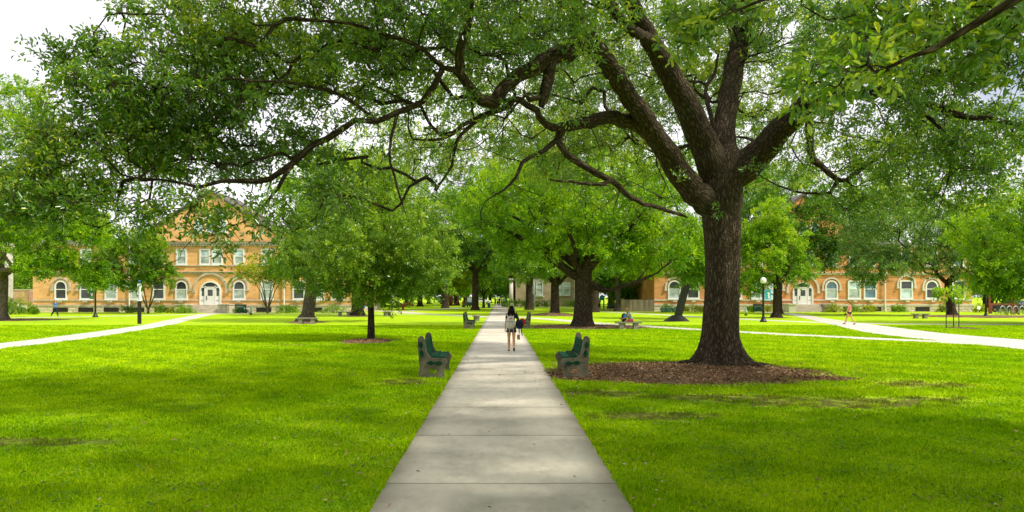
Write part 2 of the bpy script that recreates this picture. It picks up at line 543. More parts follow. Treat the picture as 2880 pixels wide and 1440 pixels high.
def foliage(rg, C, D, n_twig, n_leaf, spread, leaf, fine=False, ratio=.34, droop=.15, up=.35, sun=None, shade_mu=None):
    """C cluster points, D their outward direction: short shoots with leaves along and around their ends"""
    nc = len(C)
    d = unit(D[:, None, :] * .55 + rg.normal(0, .75, (nc, n_twig, 3)) + np.array([0, 0, up]))
    tl = spread * rg.uniform(.45, 1., (nc, n_twig))
    ends = C[:, None, :] + d * tl[..., None]
    u = rg.uniform(.25, 1.05, (nc, n_twig, n_leaf)) ** .7
    P = C[:, None, None, :] + d[:, :, None, :] * (tl[:, :, None] * u)[..., None] + rg.normal(0, .10 * spread, (nc, n_twig, n_leaf, 3))
    A = unit(d[:, :, None, :] * .8 + rg.normal(0, .62, (nc, n_twig, n_leaf, 3)) - np.array([0, 0, droop]))
    Nn = unit(rg.normal(0, .55, (nc, n_twig, n_leaf, 3)) + np.array([0, 0, 1.]))
    L = leaf * rg.uniform(.65, 1.25, (nc, n_twig, n_leaf))
    base = (rg.normal(.36, .16, nc) if shade_mu is None else shade_mu + rg.normal(0, .13, nc))[:, None, None]
    sh = np.clip(base + rg.normal(0, .11, (nc, n_twig, 1)) + rg.normal(0, .16, (nc, n_twig, n_leaf)), 0, 1)
    sh = np.where(rg.random(sh.shape) < .012, 1., sh)
    P, A, Nn, L, sh = P.reshape(-1, 3), A.reshape(-1, 3), Nn.reshape(-1, 3), L.ravel(), sh.ravel()
    V, Fq, q = leaves_mesh(P, A, Nn, L, L * ratio * rg.uniform(.85, 1.2, len(L)), fine)
    return V, Fq, np.repeat(sh, q), (C, ends)


def twig_prisms(C, ends, r):
    nc, nt = ends.shape[:2]
    A = np.repeat(C[:, None], nt, 1).reshape(-1, 3); B = ends.reshape(-1, 3)
    t = unit(B - A)
    ref = np.where(np.abs(t[:, 2:3]) < .9, np.array([[0, 0, 1.]]), np.array([[1., 0, 0]]))
    u = unit(np.cross(t, ref)); w = np.cross(t, u)
    V = []
    for X, rr in ((A, r), (B, r * .5)):
        for k in range(3):
            a = 2 * math.pi * k / 3
            V.append(X + rr * (math.cos(a) * u + math.sin(a) * w))
    V = np.stack(V, 1).reshape(-1, 3)
    i = np.arange(len(A))[:, None] * 6
    Fq = np.concatenate([i + np.array([[k, (k + 1) % 3, 3 + (k + 1) % 3, 3 + k]]) for k in range(3)], 1).reshape(-1, 4)
    return V, Fq


def in_masses(rg, masses, hollow=.35, clump=.9):
    """points inside ellipsoids (cx, cy, cz, rx, ry, rz, n), thinned into clumps and kept off the middle"""
    out = []
    for cx, cy, cz, rx, ry, rz, n in masses:
        ph = rg.uniform(0, 6.28, (5, 3)); fr = rg.normal(0, 1.5, (5, 3))
        got = []
        tries = 0
        while len(got) < n and tries < 60:
            tries += 1
            q = rg.uniform(-1, 1, (n * 3, 3))
            rr = np.linalg.norm(q, axis=1)
            ok = (rr < 1) & (rr > hollow * rg.random(len(q)) ** .5)
            q = q[ok]
            f = sum(np.sin(q @ fr[k] * 2.6 + ph[k, 0]) for k in range(5)) / 5
            q = q[rg.random(len(q)) < np.clip(.5 + clump * f * 1.6, .03, 1)]
            got += (q * np.array([rx, ry, rz]) + np.array([cx, cy, cz])).tolist()
        out += got[:n]
    return np.array(out)


def make_tree(name, label, cat, base, limbs, masses, seed, leaf=.14, leafmat='leaf_mid', bark='bark_far', n_twig=5, n_leaf=6, dens=2.3,
              spread=.6, step=.6, group=None, ratio=.42, fine=False, hollow=.35, r_tip=.012, up=.3, sag=0., mid=.4, kink=.14, clump=1.3):
    rg = np.random.default_rng(seed)
    masses = [(*q[:6], int(q[6] * 1.35)) for q in masses]
    n_leaf = max(3, int(round(n_leaf * dens)))
    tips = in_masses(rg, masses, hollow, clump)
    pos, par, rad, tid, rm = grow(limbs, tips, seed, step, r_tip, sag=sag, kink=kink)
    V, Fq, B = branch_mesh(pos, par, rad, rm, 14)
    root = thing(name, label, cat, (base[0], base[1], 0), 0, group)
    off = np.array([base[0], base[1], 0.])
    mesh_np('trunk', V - off, [Fq], M[bark], root, None, B, True)
    # leaf clusters on the tips and on some nodes of the thin wood
    thin = np.where((rad < r_tip * 1.6) & (rm == 0))[0]
    extra = thin[rg.random(len(thin)) < mid]
    ids = np.unique(np.concatenate([tid, extra]))
    C = pos[ids] - off
    D = unit(pos[ids] - pos[par[ids]])
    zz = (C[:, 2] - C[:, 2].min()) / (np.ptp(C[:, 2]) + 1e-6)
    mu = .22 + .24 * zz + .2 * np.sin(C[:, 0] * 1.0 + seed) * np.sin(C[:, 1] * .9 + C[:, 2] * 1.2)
    V, Fq, sh, _ = foliage(rg, C, D, n_twig, n_leaf, spread, leaf * 1.12, fine, ratio * 1.1, up=up, shade_mu=mu)
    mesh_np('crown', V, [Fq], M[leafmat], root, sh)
    return root


def shrub(name, label, cat, x, y, rx, ry, h, seed, leafmat='leaf_mid', leaf=.12, n=60, group=None, z0=0., boxy=False):
    rg = np.random.default_rng(seed)
    root = thing(name, label, cat, (x, y, z0), 0, group)
    if boxy:
        C = rg.uniform(-1, 1, (n, 3)); C[:, 2] = C[:, 2] * .5 + .5
        C = C * np.array([rx, ry, h * .92])
    else:
        q = rg.normal(0, 1, (n, 3)); q = unit(q) * rg.uniform(.45, 1., (n, 1)); q[:, 2] = np.abs(q[:, 2])
        C = q * np.array([rx, ry, h * .9])
    D = unit(C + np.array([0, 0, .2]))
    V, Fq, sh, _ = foliage(rg, C, D, 4, 8, min(rx, h) * .35 + .08, leaf, False, .45, up=.25)
    V[:, 2] = np.maximum(V[:, 2], .01)
    mesh_np('foliage', V, [Fq], M[leafmat], root, sh)
    b = MB()
    for k in range(5):
        a = rg.uniform(0, 6.28); e = rg.uniform(.3, .75)
        b.tube([(math.cos(a) * .06, math.sin(a) * .06, 0), (math.cos(a) * rx * e * .5, math.sin(a) * ry * e * .5, h * .4), (math.cos(a) * rx * e, math.sin(a) * ry * e, h * .75)], [.025, .018, .008], 5)
    b.build('stem', M['bark_far_plain'], root, True)
    return root


M['bark_far_plain'] = plain('stem_bark', (.11, .08, .05), .9, .3, 6.)


def ell(px, py, D, rpx, rpy, rd, n):
    """ellipsoid mass surveyed at depth D"""
    c = at(px, py, D)
    return (c[0], c[1], c[2], rpx / F * D, rd, rpy / F * D, n)


def limb(*pts):
    """limb from (px, py, D, width_px) stations"""
    return [(*at(x, y, D), w * .44 / F * D) for x, y, D, w in pts]


# ------------------------------------------------------------------ the big oak
def hero_oak():
    rg = np.random.default_rng(11)
    X0, Y0 = 6.32, 19.5
    trunk = [(X0 + .0, Y0, -.15, 1.00), (X0, Y0, .05, .82), (X0 - .01, Y0, .28, .68), (X0 - .02, Y0, .75, .53), (X0, Y0, 1.6, .485), (X0 + .03, Y0, 2.6, .47),
             (X0 + .02, Y0, 3.5, .49), (X0 - .0, Y0, 4.3, .54), (X0 + .02, Y0, 5.0, .56), (X0 + .1, Y0, 5.6, .50), (X0 + .22, Y0, 6.3, .36)]
    limbs = [trunk,
        limb((1790, 520, 19.4, 84), (1735, 468, 19.2, 74), (1690, 400, 18.6, 66), (1640, 330, 17.8, 58), (1580, 240, 16.6, 52), (1528, 165, 15.4, 50), (1478, 96, 14.3, 48), (1425, 20, 13.6, 40), (1380, -70, 13, 30)),
        limb((1800, 440, 19.5, 90), (1765, 350, 19.2, 80), (1722, 255, 18.7, 70), (1680, 180, 18.2, 60), (1632, 95, 17.4, 52), (1590, 20, 16.6, 46), (1540, -90, 15.8, 36), (1480, -220, 15, 26)),
        limb((1815, 420, 19.6, 84), (1822, 310, 19.9, 62), (1840, 200, 20.4, 56), (1868, 80, 20.9, 50), (1886, -20, 21.4, 46), (1920, -180, 22, 34), (1960, -330, 22.6, 22)),
        limb((1850, 440, 19.5, 96), (1905, 390, 19.2, 82), (1962, 328, 18.6, 70), (2012, 278, 17.8, 60), (2056, 246, 17, 48), (2120, 232, 16, 38), (2190, 236, 15.2, 33), (2265, 236, 14.6, 28), (2330, 262, 14.2, 22), (2420, 290, 13.8, 17), (2520, 304, 13.4, 13), (2640, 330, 13, 9)),
        # the level limb and its drooping continuations
        limb((1655, 352, 18.1, 44), (1600, 312, 17.6, 44), (1530, 296, 17, 38), (1470, 310, 16.4, 34), (1418, 322, 15.9, 30)),
        limb((1418, 322, 15.9, 28), (1400, 352, 15.8, 24), (1424, 385, 15.9, 20), (1484, 428, 16.1, 19), (1545, 455, 16.4, 18), (1578, 492, 16.8, 15), (1640, 518, 17.4, 12), (1728, 548, 18.3, 8)),
        limb((1545, 455, 16.4, 14), (1500, 462, 16, 12), (1440, 458, 15.6, 9), (1380, 452, 15.2, 6)),
        limb((1418, 322, 15.9, 24), (1388, 318, 15.5, 22), (1345, 280, 15, 19), (1305, 248, 14.6, 18), (1262, 276, 14.2, 16), (1222, 288, 13.9, 14), (1160, 320, 13.5, 11), (1110, 350, 13.2, 9), (1050, 352, 13, 6)),
        limb((1222, 288, 13.9, 12), (1160, 334, 13.5, 10), (1142, 380, 13.3, 9), (1138, 418, 13.2, 8), (1096, 478, 13, 5)),
        limb((1400, 352, 15.8, 16), (1352, 386, 15.4, 14), (1316, 410, 15.1, 12), (1284, 464, 14.8, 8), (1230, 500, 14.5, 4)),
        # upper arching limb with its broken stub, then the long sweep left
        limb((1478, 96, 14.3, 56), (1430, 132, 13.9, 52), (1388, 142, 13.6, 49), (1345, 170, 13.3, 44), (1304, 190, 13.1, 40), (1270, 225, 12.9, 38), (1240, 256, 12.7, 37), (1208, 246, 12.5, 32), (1150, 184, 12.3, 28), (1165, 110, 12.1, 26), (1182, 50, 11.9, 17), (1190, -40, 11.7, 12)),
        limb((1384, 148, 13.6, 38), (1378, 196, 13.5, 36), (1368, 240, 13.4, 33), (1365, 272, 13.4, 28)),
        limb((1368, 240, 13.4, 16), (1330, 252, 13.2, 15), (1312, 228, 13.1, 12)),
        limb((1165, 190, 12.3, 20), (1112, 170, 12.1, 18), (1090, 215, 12, 19), (1060, 252, 12, 19), (1000, 286, 11.9, 18), (950, 308, 11.9, 18), (890, 302, 11.8, 18), (850, 335, 11.7, 20), (790, 368, 11.6, 21), (712, 428, 11.5, 19), (648, 460, 11.4, 17), (562, 455, 11.3, 13), (500, 474, 11.2, 11), (436, 457, 11.1, 8), (360, 452, 11, 5)),
        limb((735, 415, 11.5, 13), (700, 470, 11.4, 11), (678, 500, 11.3, 9), (640, 545, 11.2, 6), (560, 575, 11.1, 4)),
        limb((1112, 170, 12.1, 13), (1060, 120, 11.8, 12), (980, 90, 11.6, 11), (880, 60, 11.4, 9), (760, 50, 11.2, 7)),
        limb((950, 308, 11.9, 11), (860, 240, 11.6, 10), (740, 210, 11.4, 8), (600, 200, 11.2, 6), (420, 190, 11, 4)),
        limb((1000, 286, 11.9, 10), (980, 380, 11.7, 8), (1000, 470, 11.6, 7), (1020, 540, 11.6, 4)),
        # right side: hanging hook limb and long arms
        limb((2030, 268, 17.4, 26), (2034, 330, 17.3, 23), (2044, 395, 17.2, 20), (2072, 424, 17.1, 17), (2108, 452, 17, 15), (2150, 440, 17, 12), (2196, 402, 17, 10), (2250, 385, 17, 7), (2320, 420, 17, 4)),
        limb((2112, 455, 17, 11), (2086, 484, 17, 10), (2030, 486, 17, 8), (1960, 468, 17, 5), (1910, 440, 17, 3)),
        limb((2265, 236, 14.6, 16), (2340, 300, 14.4, 12), (2380, 345, 14.3, 9), (2390, 430, 14.2, 6), (2370, 500, 14.2, 3)),
        limb((2120, 232, 16, 24), (2170, 160, 14, 20), (2240, 90, 12, 17), (2330, 40, 10.4, 14), (2450, 20, 9.2, 12), (2580, 40, 8.4, 9)),
        limb((1640, 105, 17.4, 30), (1560, 50, 14.8, 26), (1500, -60, 12.5, 22), (1480, -300, 9.5, 16), (1500, -600, 7, 12)),
        limb((1868, 80, 20.9, 30), (1900, -120, 17, 26), (1980, -380, 13, 22), (2100, -700, 9.5, 16), (2250, -1100, 7, 10)),
        # roots running out over the ground
        *[[(X0 + math.cos(a) * .45, Y0 + math.sin(a) * .45, .22, .14), (X0 + math.cos(a) * .70, Y0 + math.sin(a) * .70, .07, .10), (X0 + math.cos(a + .12) * 1.1, Y0 + math.sin(a + .12) * 1.1, .03, .08), (X0 + math.cos(a + .05) * l, Y0 + math.sin(a + .05) * l, -.03, .05)] for a, l in ((3.6, 1.7), (4.2, 1.5), (4.75, 1.6), (5.4, 1.4), (6.0, 1.6), (2.9, 1.5))],
        # small limbs off the main forks
        limb((1800, 330, 19.8, 14), (1775, 232, 20, 12), (1798, 185, 20.2, 9), (1810, 120, 20.4, 6)),
        limb((1930, 372, 19, 12), (1890, 352, 19.4, 9), (1850, 344, 19.8, 6), (1800, 352, 20.2, 3)),
    ]
    ms = [ell(690, 130, 13., 300, 140, 2.6, 190), ell(470, 210, 12.4, 190, 100, 2.2, 130), ell(345, 300, 12, 190, 90, 2., 115),
          ell(270, 400, 11.6, 180, 90, 1.6, 120), ell(90, 480, 11.2, 130, 80, 1.3, 70), ell(540, 310, 12.4, 230, 90, 2.2, 115), ell(840, 90, 13., 260, 110, 2.6, 180),
          ell(250, 540, 11, 220, 50, 1.2, 46), ell(590, 590, 10.8, 140, 34, 1.0, 15), ell(540, 525, 11, 110, 40, 1.0, 14), ell(400, 520, 11, 130, 50, 1.2, 16), ell(850, 490, 11, 75, 38, .9, 34),
          ell(700, 360, 12.4, 220, 80, 1.8, 60),
          ell(530, 70, 12.2, 90, 70, 1.4, 45), ell(1090, 50, 12, 240, 75, 2.6, 140), ell(930, 210, 13, 230, 90, 2., 80), ell(1250, 90, 14.6, 170, 110, 2., 70),
          ell(1400, 40, 12, 200, 70, 2.4, 100), ell(150, 140, 11.8, 55, 14, .4, 10), ell(260, 122, 11.8, 60, 22, .6, 18), ell(345, 60, 11.9, 36, 36, .8, 14),
          ell(700, 560, 10.8, 60, 30, .8, 12), ell(1120, 180, 14.4, 170, 110, 2, 44),
          # far side and middle
          ell(1330, 270, 21.5, 270, 140, 3.2, 280), ell(1090, 330, 20, 210, 110, 3., 150), ell(1560, 220, 23, 230, 150, 3.2, 300), ell(1700, 100, 23, 220, 120, 3., 230), ell(1490, 400, 22.5, 260, 90, 2.4, 210),
          ell(1970, 210, 21.5, 180, 140, 2.6, 220), ell(2030, 60, 19, 200, 90, 2.8, 190), ell(1790, 60, 20.5, 170, 80, 2.4, 150), ell(1300, 60, 16, 260, 80, 2.4, 130), ell(1950, 400, 22.5, 150, 80, 2., 80),
          ell(480, 410, 12, 190, 40, 1.2, 34), ell(1650, 250, 24, 200, 120, 3, 170), ell(1860, 250, 23.5, 110, 130, 2.5, 110), ell(2350, 380, 17.5, 240, 90, 2.5, 130), ell(1420, 150, 17, 200, 100, 2.4, 110),
          # right
          ell(2250, 60, 11, 230, 80, 1.8, 80), ell(2440, 160, 11.6, 190, 90, 1.9, 100), ell(2300, 300, 15, 260, 100, 2., 190), ell(2490, 360, 13.6, 120, 90, 1.7, 80),
          ell(2150, 400, 17.2, 190, 90, 1.7, 80), ell(2230, 500, 16.8, 150, 40, 1.4, 40), ell(2440, 470, 14.4, 150, 60, 1.5, 60), ell(2150, 150, 15, 180, 80, 2.2, 80)]
    # unseen rest of the crown, masses added above the frame to shade the foreground
    hid_ms = [(3., 12., 10.5, 6.5, 5., 2.0, 380), (-3.5, 11., 9.5, 4.5, 4., 1.6, 240), (9., 9.5, 8.6, 6.0, 4.5, 2.0, 380), (7., 20., 12.5, 5.5, 5., 2., 150), (3., 6., 7.8, 5.5, 3., 1.3, 420), (1., 3., 7.4, 5., 2.6, 1.2, 260), (11.5, 5.5, 8.2, 4., 3.5, 1.5, 330)]
    tips = np.vstack([in_masses(rg, ms, .15, 1.0), in_masses(rg, hid_ms, 0., .15)])
    # bare twigs off the outer limbs
    bare = []
    for L in limbs[1:]:
        S = smooth_path(L, .35)
        for q in S:
            if q[3] < .11 and 1.5 < q[2] < 9.5 and math.hypot(q[0] - X0, q[1] - Y0) > 2.2:
                for _ in range(4):
                    o = unit(rg.normal(0, 1, 3) * np.array([1, .8, 1.])) * rg.uniform(.3, 1.5) + np.array([0, 0, -.15])
                    bare.append(q[:3] + o)
    bare = np.array(bare)
    nb = len(bare)
    pos, par, rad, tid, rm = grow(limbs, np.vstack([tips, bare]), 11, .34, .0055, 2.2, .22, .2, .0)
    V, Fq, B = branch_mesh(pos, par, rad, rm, 48, 4)
    # root flare and fluting of the lower trunk
    low = V[:, 2] < 1.3
    a = np.arctan2(V[:, 1] - Y0, V[:, 0] - X0)
    near = low & (np.hypot(V[:, 0] - X0, V[:, 1] - Y0) < 1.05)
    k = np.clip(1 - V[:, 2] / 1.0, 0, 1) ** 1.6
    g = 1 + k * (.15 * np.sin(5 * a + .6) + .12 * np.sin(8 * a + 2) + .07 * np.sin(13 * a))
    V[near, 0] = X0 + (V[near, 0] - X0) * g[near]; V[near, 1] = Y0 + (V[near, 1] - Y0) * g[near]
    g2 = 1 + .04 * np.sin(3 * a + V[:, 2] * .7) + .03 * np.sin(7 * a + V[:, 2] * .4) + .018 * np.sin(17 * a + 2 * np.sin(V[:, 2] * 1.3))
    col = (V[:, 2] < 5) & (np.hypot(V[:, 0] - X0, V[:, 1] - Y0) < 1.2)
    V[col, 0] = X0 + (V[col, 0] - X0) * g2[col]; V[col, 1] = Y0 + (V[col, 1] - Y0) * g2[col]
    off = np.array([X0, Y0, 0.])
    root = thing('oak_tree', 'huge spreading oak with thick dark furrowed trunk right of the main path', 'tree', (X0, Y0, 0))
    mesh_np('trunk', V - off, [Fq], M['bark_hero'], root, None, B, True)
    thin = np.where((rad < .008) & (rm == 0))[0]
    extra = thin[rg.random(len(thin)) < .16]
    ids = np.unique(np.concatenate([tid, extra]))
    dB = np.array([np.min(((bare - q) ** 2).sum(1)) for q in pos[ids]])
    ids = ids[(dB > .09) | (rg.random(len(ids)) < .18)]
    C = pos[ids] - off
    D = unit(pos[ids] - pos[par[ids]])
    hid = (C[:, 2] > 1.97 + .47 * (C[:, 1] + Y0)) | (C[:, 1] + Y0 < 2.5)
    Vl, Fl, Sl, tw = [], [], [], []
    o = 0
    mu = .36 + .2 * np.sin(C[:, 0] * .9 + C[:, 2] * 1.7) * np.sin(C[:, 1] * .8 + 1.3) + np.where(C[:, 1] > .6, .26, 0) + np.where(C[:, 0] < -6, .06, 0)  # far-side clusters coloured lighter to look sunlit; leftmost ones slightly lighter too
    for sel, nt, nl, fine, lf in ((~hid, 6, 8, True, .092), (hid, 5, 7, False, .17)):
        V, Fq, sh, t = foliage(rg, C[sel], D[sel], nt, nl, .36, lf, fine, .36, .12, .25, shade_mu=mu[sel])
        Vl.append(V); Fl.append(Fq + o); Sl.append(sh); o += len(V)
        if fine: tw = t
    # sprays hanging close to the viewer
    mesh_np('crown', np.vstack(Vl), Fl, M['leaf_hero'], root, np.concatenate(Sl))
    V, Fq = twig_prisms(*tw, .0032)
    mesh_np('twigs', V, [Fq], M['bark_far_plain'], root)
    return root


def near_sprays():
    """branch ends of a neighbouring tree that hang in close from above the viewer"""
    rg = np.random.default_rng(5)
    limbs = [[(6.2, -1.6, -.1, .42), (6.15, -1.5, 2.2, .36), (5.9, -1.1, 4.2, .3), (5.2, 0., 5.0, .2), (4.4, 1.6, 4.75, .1), (3.6, 3.0, 4.1, .05), (2.6, 4.1, 3.45, .018)],
             [(5.2, 0., 5.0, .16), (3.9, 1.6, 5.1, .09), (3., 3.4, 4.7, .05), (2.2, 5.2, 4.3, .02)],
             [(5.2, 0., 5.0, .16), (5.0, 1.6, 4.9, .09), (4.4, 3.2, 4.2, .05), (3.7, 4.6, 3.85, .02)],
             [(5.9, -1.1, 4.2, .2), (3, -2.5, 6.5, .14), (-1, -3, 7.5, .06)], [(5.9, -1.1, 4.2, .2), (7.5, 0, 6.5, .14), (9.5, 2, 7.6, .06)]]
    ms = [ell(2110, 195, 4.5, 110, 34, .35, 13), ell(2250, 110, 4.9, 140, 50, .45, 16), ell(2430, 70, 5.2, 130, 50, .45, 18), ell(2160, 40, 5.2, 90, 40, .4, 8),
          ell(1750, 70, 6., 95, 50, .45, 13), ell(1850, 25, 6.2, 80, 35, .4, 9), ell(2540, 120, 4.6, 50, 60, .3, 8),
          (4, -2, 8, 5, 3.5, 1.6, 150), (9, 1, 8.2, 3.5, 3., 1.4, 110), (-1.5, -2, 8.4, 3.5, 3, 1.3, 110)]
    tips = in_masses(rg, ms, 0., .5)
    pos, par, rad, tid, rm = grow(limbs, tips, 5, .25, .004, 2.2, .2, .15)
    V, Fq, B = branch_mesh(pos, par, rad, rm, 12, 4)
    root = thing('oak_tree', 'nearest oak, of which only large-leaved sprays hang in at the top right corner', 'tree', (6.2, -1.6, 0))
    off = np.array([6.2, -1.6, 0])
    mesh_np('trunk', V - off, [Fq], M['bark_hero'], root, None, B, True)
    C = pos[tid] - off; D = unit(pos[tid] - pos[par[tid]])
    V, Fq, sh, t = foliage(rg, C, D, 5, 8, .2, .078, True, .36, .1, .15, shade_mu=np.full(len(C), .55))
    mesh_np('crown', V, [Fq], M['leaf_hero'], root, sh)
    V, Fq = twig_prisms(*t, .0022)
    mesh_np('twigs', V, [Fq], M['bark_far_plain'], root)
    return root


def auto_limbs(x, y, h, r, fork, lean=(0, 0), flare=1.5, n=5, reach=3., rise=3., seed=0):
    """trunk up to a fork and n limbs leaving it"""
    rg = np.random.default_rng(seed)
    fx, fy = x + lean[0] * fork, y + lean[1] * fork
    k1, k2 = rg.uniform(-.5, .5, 2) * rise * .35, rg.uniform(-.6, .6, 2) * rise * .5
    T = [(x, y, -.12, r * flare * 1.15), (x, y, .1, r * flare), (x + lean[0] * .5, y + lean[1] * .5, .55, r * 1.12), (x + lean[0] * fork * .5, y + lean[1] * fork * .5, fork * .5, r), (fx, fy, fork, r * .9),
         (fx + lean[0] + k1[0], fy + lean[1] + k1[1], fork + rise * .35, r * .42), (fx + lean[0] * 2 + k2[0], fy + k2[1], fork + rise * .8, r * .22), (fx + lean[0] * 2 + k2[0] * .7, fy + k2[1] * 1.3, fork + rise * 1.2, r * .08)]
    L = [T]
    a0 = rg.uniform(0, 6.28)
    for k in range(n):
        a = a0 + 6.283 * k / n + rg.uniform(-.4, .4)
        e = rg.uniform(.75, 1.2)
        z = fork * rg.uniform(.86, 1.02)
        ca, sa = math.cos(a), math.sin(a)
        L.append([(fx * z / fork + x * (1 - z / fork), fy * z / fork + y * (1 - z / fork), z, r * .5), (fx + ca * reach * .3 * e, fy + sa * reach * .3 * e, z + rise * .35 * e, r * .36),
                  (fx + ca * reach * .5 * e + rg.normal(0, .12) * reach, fy + sa * reach * .5 * e + rg.normal(0, .12) * reach, z + rise * .45 * e, r * .26), (fx + ca * reach * .75 * e + rg.normal(0, .08) * reach, fy + sa * reach * .75 * e, z + rise * .8 * e + rg.uniform(-.5, .4), r * .18), (fx + ca * reach * e, fy + sa * reach * e, z + rise * e, r * .1)])
    return L
# ------------------------------------------------------------------ ground
def dist_mask(m, co, cx, cy, rx, ry):
    """1 inside an ellipse on the ground, falling to 0 outside"""
    mp = m.n('ShaderNodeMapping', {'Vector': co, 'Location': (-cx / rx, -cy / ry, 0), 'Scale': (1 / rx, 1 / ry, 0)}).outputs[0]
    ln = m.n('ShaderNodeVectorMath', {0: mp}, operation='LENGTH').outputs['Value']
    return m.math('SUBTRACT', 1.5, ln, clamp=True)


BARE = [(6.2, 12.6, 3.0, .9), (8.0, 13.0, 1.4, .45), (4.2, 13.2, 2.4, .6), (9.4, 15.2, 1.6, .9), (2.0, 13.8, 1.2, .7), (22.5, 38., 2.5, 2.), (-2.2, 15.6, .8, .9),
        (6.5, 45, 6, 4.5), (-8.5, 27.5, 1.2, .6), (-6.5, 9.2, 2.0, .35), (2.5, 11.2, 1.5, .6)]


def grass_color(m, co, blades=False):
    big = m.noise(co, .16, 4, .6)
    mid = m.noise(co, 1.1, 4, .65)
    c = m.ramp(big, [(.3, (.33, .55, .004)), (.7, (.56, .71, .006))])
    c = m.mix(m.ramp(mid, [(.3, .65), (.7, 0.)]), c, (.20, .42, .005))
    dry = m.noise(co, 2.6, 5, .7)
    c = m.mix(m.math('MULTIPLY', m.ramp(dry, [(.56, 0.), (.72, 1.)]), .55), c, (.50, .50, .04))
    mask = None
    for b in BARE:
        d = dist_mask(m, co, *b)
        mask = d if mask is None else m.math('MAXIMUM', mask, d)
    nz = m.noise(co, 3.2, 6, .75)
    k = m.ramp(m.math('ADD', m.math('MULTIPLY', mask, .36), m.math('MULTIPLY', nz, .8)), [(.66, 0.), (.78, 1.)])
    return c, m.math('MULTIPLY', k, .8)


m = NT('lawn')
co = m.coord()
c, k = grass_color(m, co)
fine = m.noise(co, 26., 5, .75)
c = m.mix(1., c, m.ramp(fine, [(.28, .5), (.72, 1.35)]), 'MULTIPLY')
soil = m.ramp(m.noise(co, 9., 4, .7), [(.3, (.06, .036, .018)), (.7, (.20, .125, .065))])
c = m.mix(k, c, soil)
dots = m.n('ShaderNodeTexVoronoi', {'Vector': co, 'Scale': 2.3, 'Randomness': 1.}).outputs['Distance']
c = m.mix(m.ramp(dots, [(.028, .75), (.05, 0.)]), c, (.62, .6, .42))
m.principled(c, .9, m.bump(fine, .7, .05), 0., .12)
M['lawn'] = m.m

m = NT('grass_blade')
co = m.coord()
c, k = grass_color(m, co, True)
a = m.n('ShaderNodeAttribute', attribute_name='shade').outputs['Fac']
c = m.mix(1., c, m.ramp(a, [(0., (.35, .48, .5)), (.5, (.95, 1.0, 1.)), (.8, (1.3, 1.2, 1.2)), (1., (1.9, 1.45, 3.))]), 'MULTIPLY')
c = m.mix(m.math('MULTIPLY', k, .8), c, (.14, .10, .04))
d = m.n('ShaderNodeBsdfDiffuse', {'Color': c})
t = m.n('ShaderNodeBsdfTranslucent', {'Color': c})
s = m.n('ShaderNodeMixShader', {0: .4, 1: d.outputs[0], 2: t.outputs[0]})
m.t.links.new(s.outputs[0], m.out.inputs[0])
M['blade'] = m.m


def concrete(name, col, joints):
    m = NT(name)
    co = m.coord()
    n1 = m.noise(co, .7, 5, .65)
    n2 = m.noise(m.mapping(co, (1., .5, 1)), 6., 5, .7)
    n3 = m.noise(co, 120., 3, .7)
    f = m.math('ADD', m.math('MULTIPLY', n1, .5), m.math('ADD', m.math('MULTIPLY', n2, .35), m.math('MULTIPLY', n3, .15)))
    c = m.ramp(f, [(.3, tuple(x * .55 for x in col)), (.5, tuple(x * .95 for x in col)), (.72, tuple(x * 1.2 for x in col))])
    st = m.noise(m.mapping(co, (1., .55, 1)), 1.6, 6, .72)
    c = m.mix(m.math('MULTIPLY', m.ramp(st, [(.5, 0.), (.70, 1.)]), .3), c, tuple(x * .5 for x in col))
    spots = m.n('ShaderNodeTexVoronoi', {'Vector': co, 'Scale': 3.1}).outputs['Distance']
    c = m.mix(m.ramp(spots, [(.03, .7), (.06, 0.)]), c, (.08, .065, .045))
    h = m.math('ADD', m.math('MULTIPLY', n2, .4), m.math('MULTIPLY', n3, .6))
    if joints:
        sep = m.n('ShaderNodeSeparateXYZ', {0: co})
        wob = m.math('MULTIPLY', m.math('SUBTRACT', m.noise(co, 3., 3), .5), .03)
        y = m.math('ADD', sep.outputs[1], wob)
        ph = m.math('PINGPONG', m.math('SUBTRACT', y, 7.105), 1.2225)
        j = m.ramp(ph, [(.006, 1.), (.02, 0.)])
        soft = m.ramp(ph, [(.0, .35), (.2, 0.)])
        # each slab weathers a little differently
        slab = m.n('ShaderNodeTexWhiteNoise', {'W': m.math('FLOOR', m.math('DIVIDE', m.math('SUBTRACT', y, 7.105), 2.445))}, noise_dimensions='1D').outputs['Value']
        c = m.mix(1., c, m.ramp(slab, [(0., .86), (1., 1.1)]), 'MULTIPLY')
        edge = m.math('ABSOLUTE', sep.outputs[0])
        dirt = m.math('MULTIPLY', m.ramp(m.math('ADD', edge, m.math('MULTIPLY', n2, .35)), [(0., 0.), (1., 1.)]), 0.)
        e2 = m.math('MULTIPLY', m.math('SUBTRACT', m.math('ADD', edge, m.math('MULTIPLY', n2, .4)), 1.15, clamp=True), 2.2, clamp=True)
        c = m.mix(e2, c, (.17, .14, .09))
        c = m.mix(m.math('MULTIPLY', soft, .5), c, tuple(x * .6 for x in col))
        c = m.mix(m.math('MULTIPLY', j, .7), c, (.07, .055, .04))
        h = m.math('SUBTRACT', h, m.math('MULTIPLY', j, 2.))
    return m.principled(c, .92, m.bump(h, .35, .01), 0, .2)


M['path_main'] = concrete('main_path_concrete', (.60, .555, .46), True)
M['path_far'] = concrete('path_concrete', (.56, .53, .46), False)

